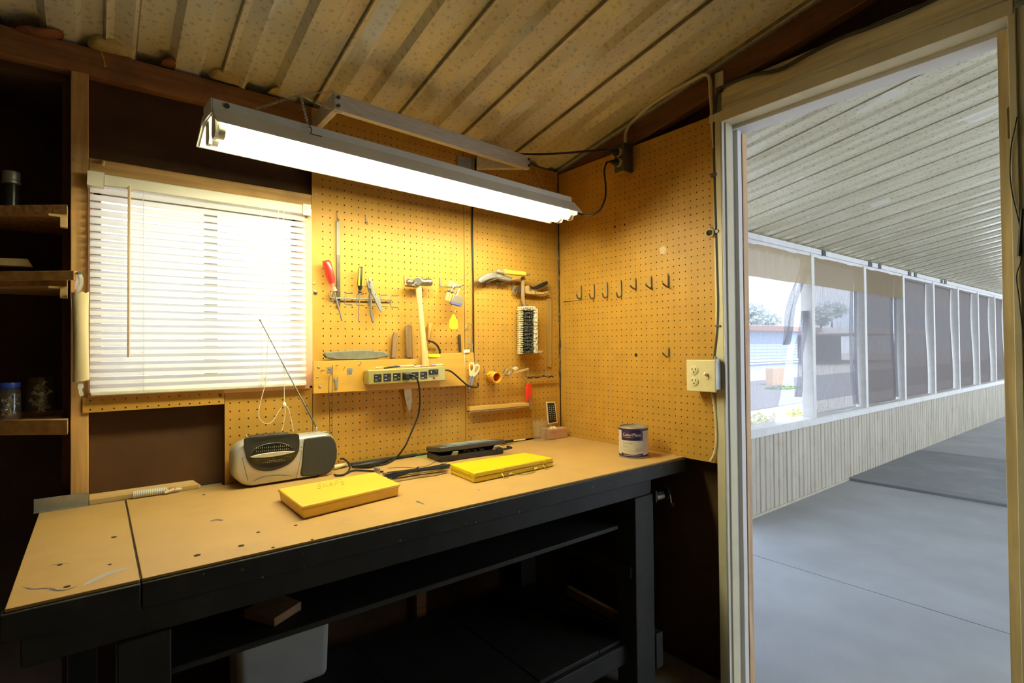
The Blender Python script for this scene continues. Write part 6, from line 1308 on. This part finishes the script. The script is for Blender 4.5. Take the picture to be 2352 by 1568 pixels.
def bolts(c, w, H_, n, L_, R_, label, group, mm, hexh):
    for i in range(n):
        a = random.uniform(0, 2*pi); rr_ = random.uniform(0, w*.62); z = c.z + .010 + H_*.52*(i/n)
        p = V((c.x+rr_*cos(a), c.y+rr_*sin(a), z)); d = V((random.gauss(0, 1), random.gauss(0, 1), random.gauss(0, .45))).normalized()
        q_ = p + d*L_
        if (V((q_.x-c.x, q_.y-c.y, 0))).length > w*.86 or q_.z < c.z+.01: d = (V((c.x, c.y, z+.012))-p).normalized(); q_ = p + d*min(L_, w*1.2)
        o = MB().cyl(p, q_, R_, n=8).cyl(q_, q_-d*hexh, R_*2.1, n=6).build('bolt', mm if i % 3 else RUSTB)
        tag(o, label, 'bolt', group)
RUSTB = mat('brown_bolt', (.34, .24, .15), rough=.5, metal=.4, var=.3)
c, w, H_ = jar('glass_jar', 'open glass jar of loose bolts on the bottom shelf beside the post', 56, 130, .115, 866, 0, False)
bolts(c, w, H_, 34, .036, .0028, 'loose steel bolt inside the open glass jar', 'bolts in the open jar', mat('bolt_zinc', (.72, .72, .68), rough=.3, metal=.4, var=.2, scale=40), .0035)
c, w, H_ = jar('glass_jar', 'glass jar with blue lid and small fittings at the shelf end', -8, 49, .075, 880, 0, True)
bolts(c, w, H_, 40, .014, .0020, 'small shiny fitting inside the blue lidded jar', 'fittings in the blue lidded jar', CHROME, .0025)
# cream bag dispenser hanging on the post
t = thing('cloth_sleeve', 'cream cloth bag sleeve hanging by a white ribbon over the wall post', 'sleeve', bw(185, 880, .03))
CL = mat('cream_cotton', (.72, .60, .34), rough=.9, var=.08, scale=6, bump=.3, bscale=25)
L0, L1 = [(164, 671), (166, 700), (167, 760), (167, 820), (166, 878)], [(205, 672), (203, 700), (203, 760), (204, 820), (206, 872)]
m = MB(); vs = []; n = 14
for i in range(5):
    a, b = bw(*L0[i], .03), bw(*L1[i], .03)
    for k_ in range(n): th_ = 2*pi*k_/n; mid = (a+b)/2; hw_ = (b-a).length/2*(1+.03*sin(k_*2+i)); vs.append(mid + V((hw_*cos(th_), .014*sin(th_)*(.5 if i in (0, 4) else 1), (b-a).z/2*cos(th_) + .002*sin(k_*3+i*2))))
fs = [(i*n+k_, i*n+(k_+1) % n, (i+1)*n+(k_+1) % n, (i+1)*n+k_) for i in range(4) for k_ in range(n)] + [list(range(n))[::-1], [4*n+k_ for k_ in range(n)]]
m.add(vs, fs).build('sleeve', CL, t, smooth=60)
RIB = cloth('white_ribbon', (.8, .78, .70), .3)
def ribbon(pts, w, nm):
    P = spline(pts, 4); vs = []
    for i, p in enumerate(P): vs += [p+V((-w, 0, -.2*w)), p+V((w, 0, .2*w))]
    return MB().add(vs, [(2*i, 2*i+2, 2*i+3, 2*i+1) for i in range(len(P)-1)]).build(nm, RIB, t, smooth=60)
ribbon([bw(183, 629, .05), bw(187, 640, .052), bw(186, 655, .048), bw(180, 668, .044), bw(174, 673, .04)], .004, 'top_ribbon'); ribbon([bw(183, 630, .05), bw(177, 650, .05), bw(176, 665, .044)], .004, 'top_ribbon')
ribbon([bw(184, 878, .03), bw(182, 890, .032), bw(187, 900, .034), bw(189, 908, .034)], .003, 'tail_ribbon'); ribbon([bw(186, 878, .03), bw(189, 888, .03), bw(184, 898, .034), bw(187, 909, .034)], .003, 'tail_ribbon')
tag(MB().tube([bw(178, 627, .045), bw(183, 627, .058)], [.003, .004], 8).build('screw', DKSTEEL), 'dark screw in the rail end holding the ribbon of the cream sleeve', 'screw')
# ---------------------------------------------------------------- render look
sc.view_settings.view_transform = 'Standard'; sc.view_settings.look = 'None'; sc.view_settings.gamma = 1; sc.view_settings.use_curve_mapping = False
sc.view_settings.exposure = 0.
sc.cycles.sample_clamp_indirect = 6; sc.cycles.caustics_reflective = False; sc.cycles.caustics_refractive = False
sc.cycles.max_bounces = 10; sc.cycles.diffuse_bounces = 6; sc.cycles.transparent_max_bounces = 16
sc.cycles.use_denoising = True
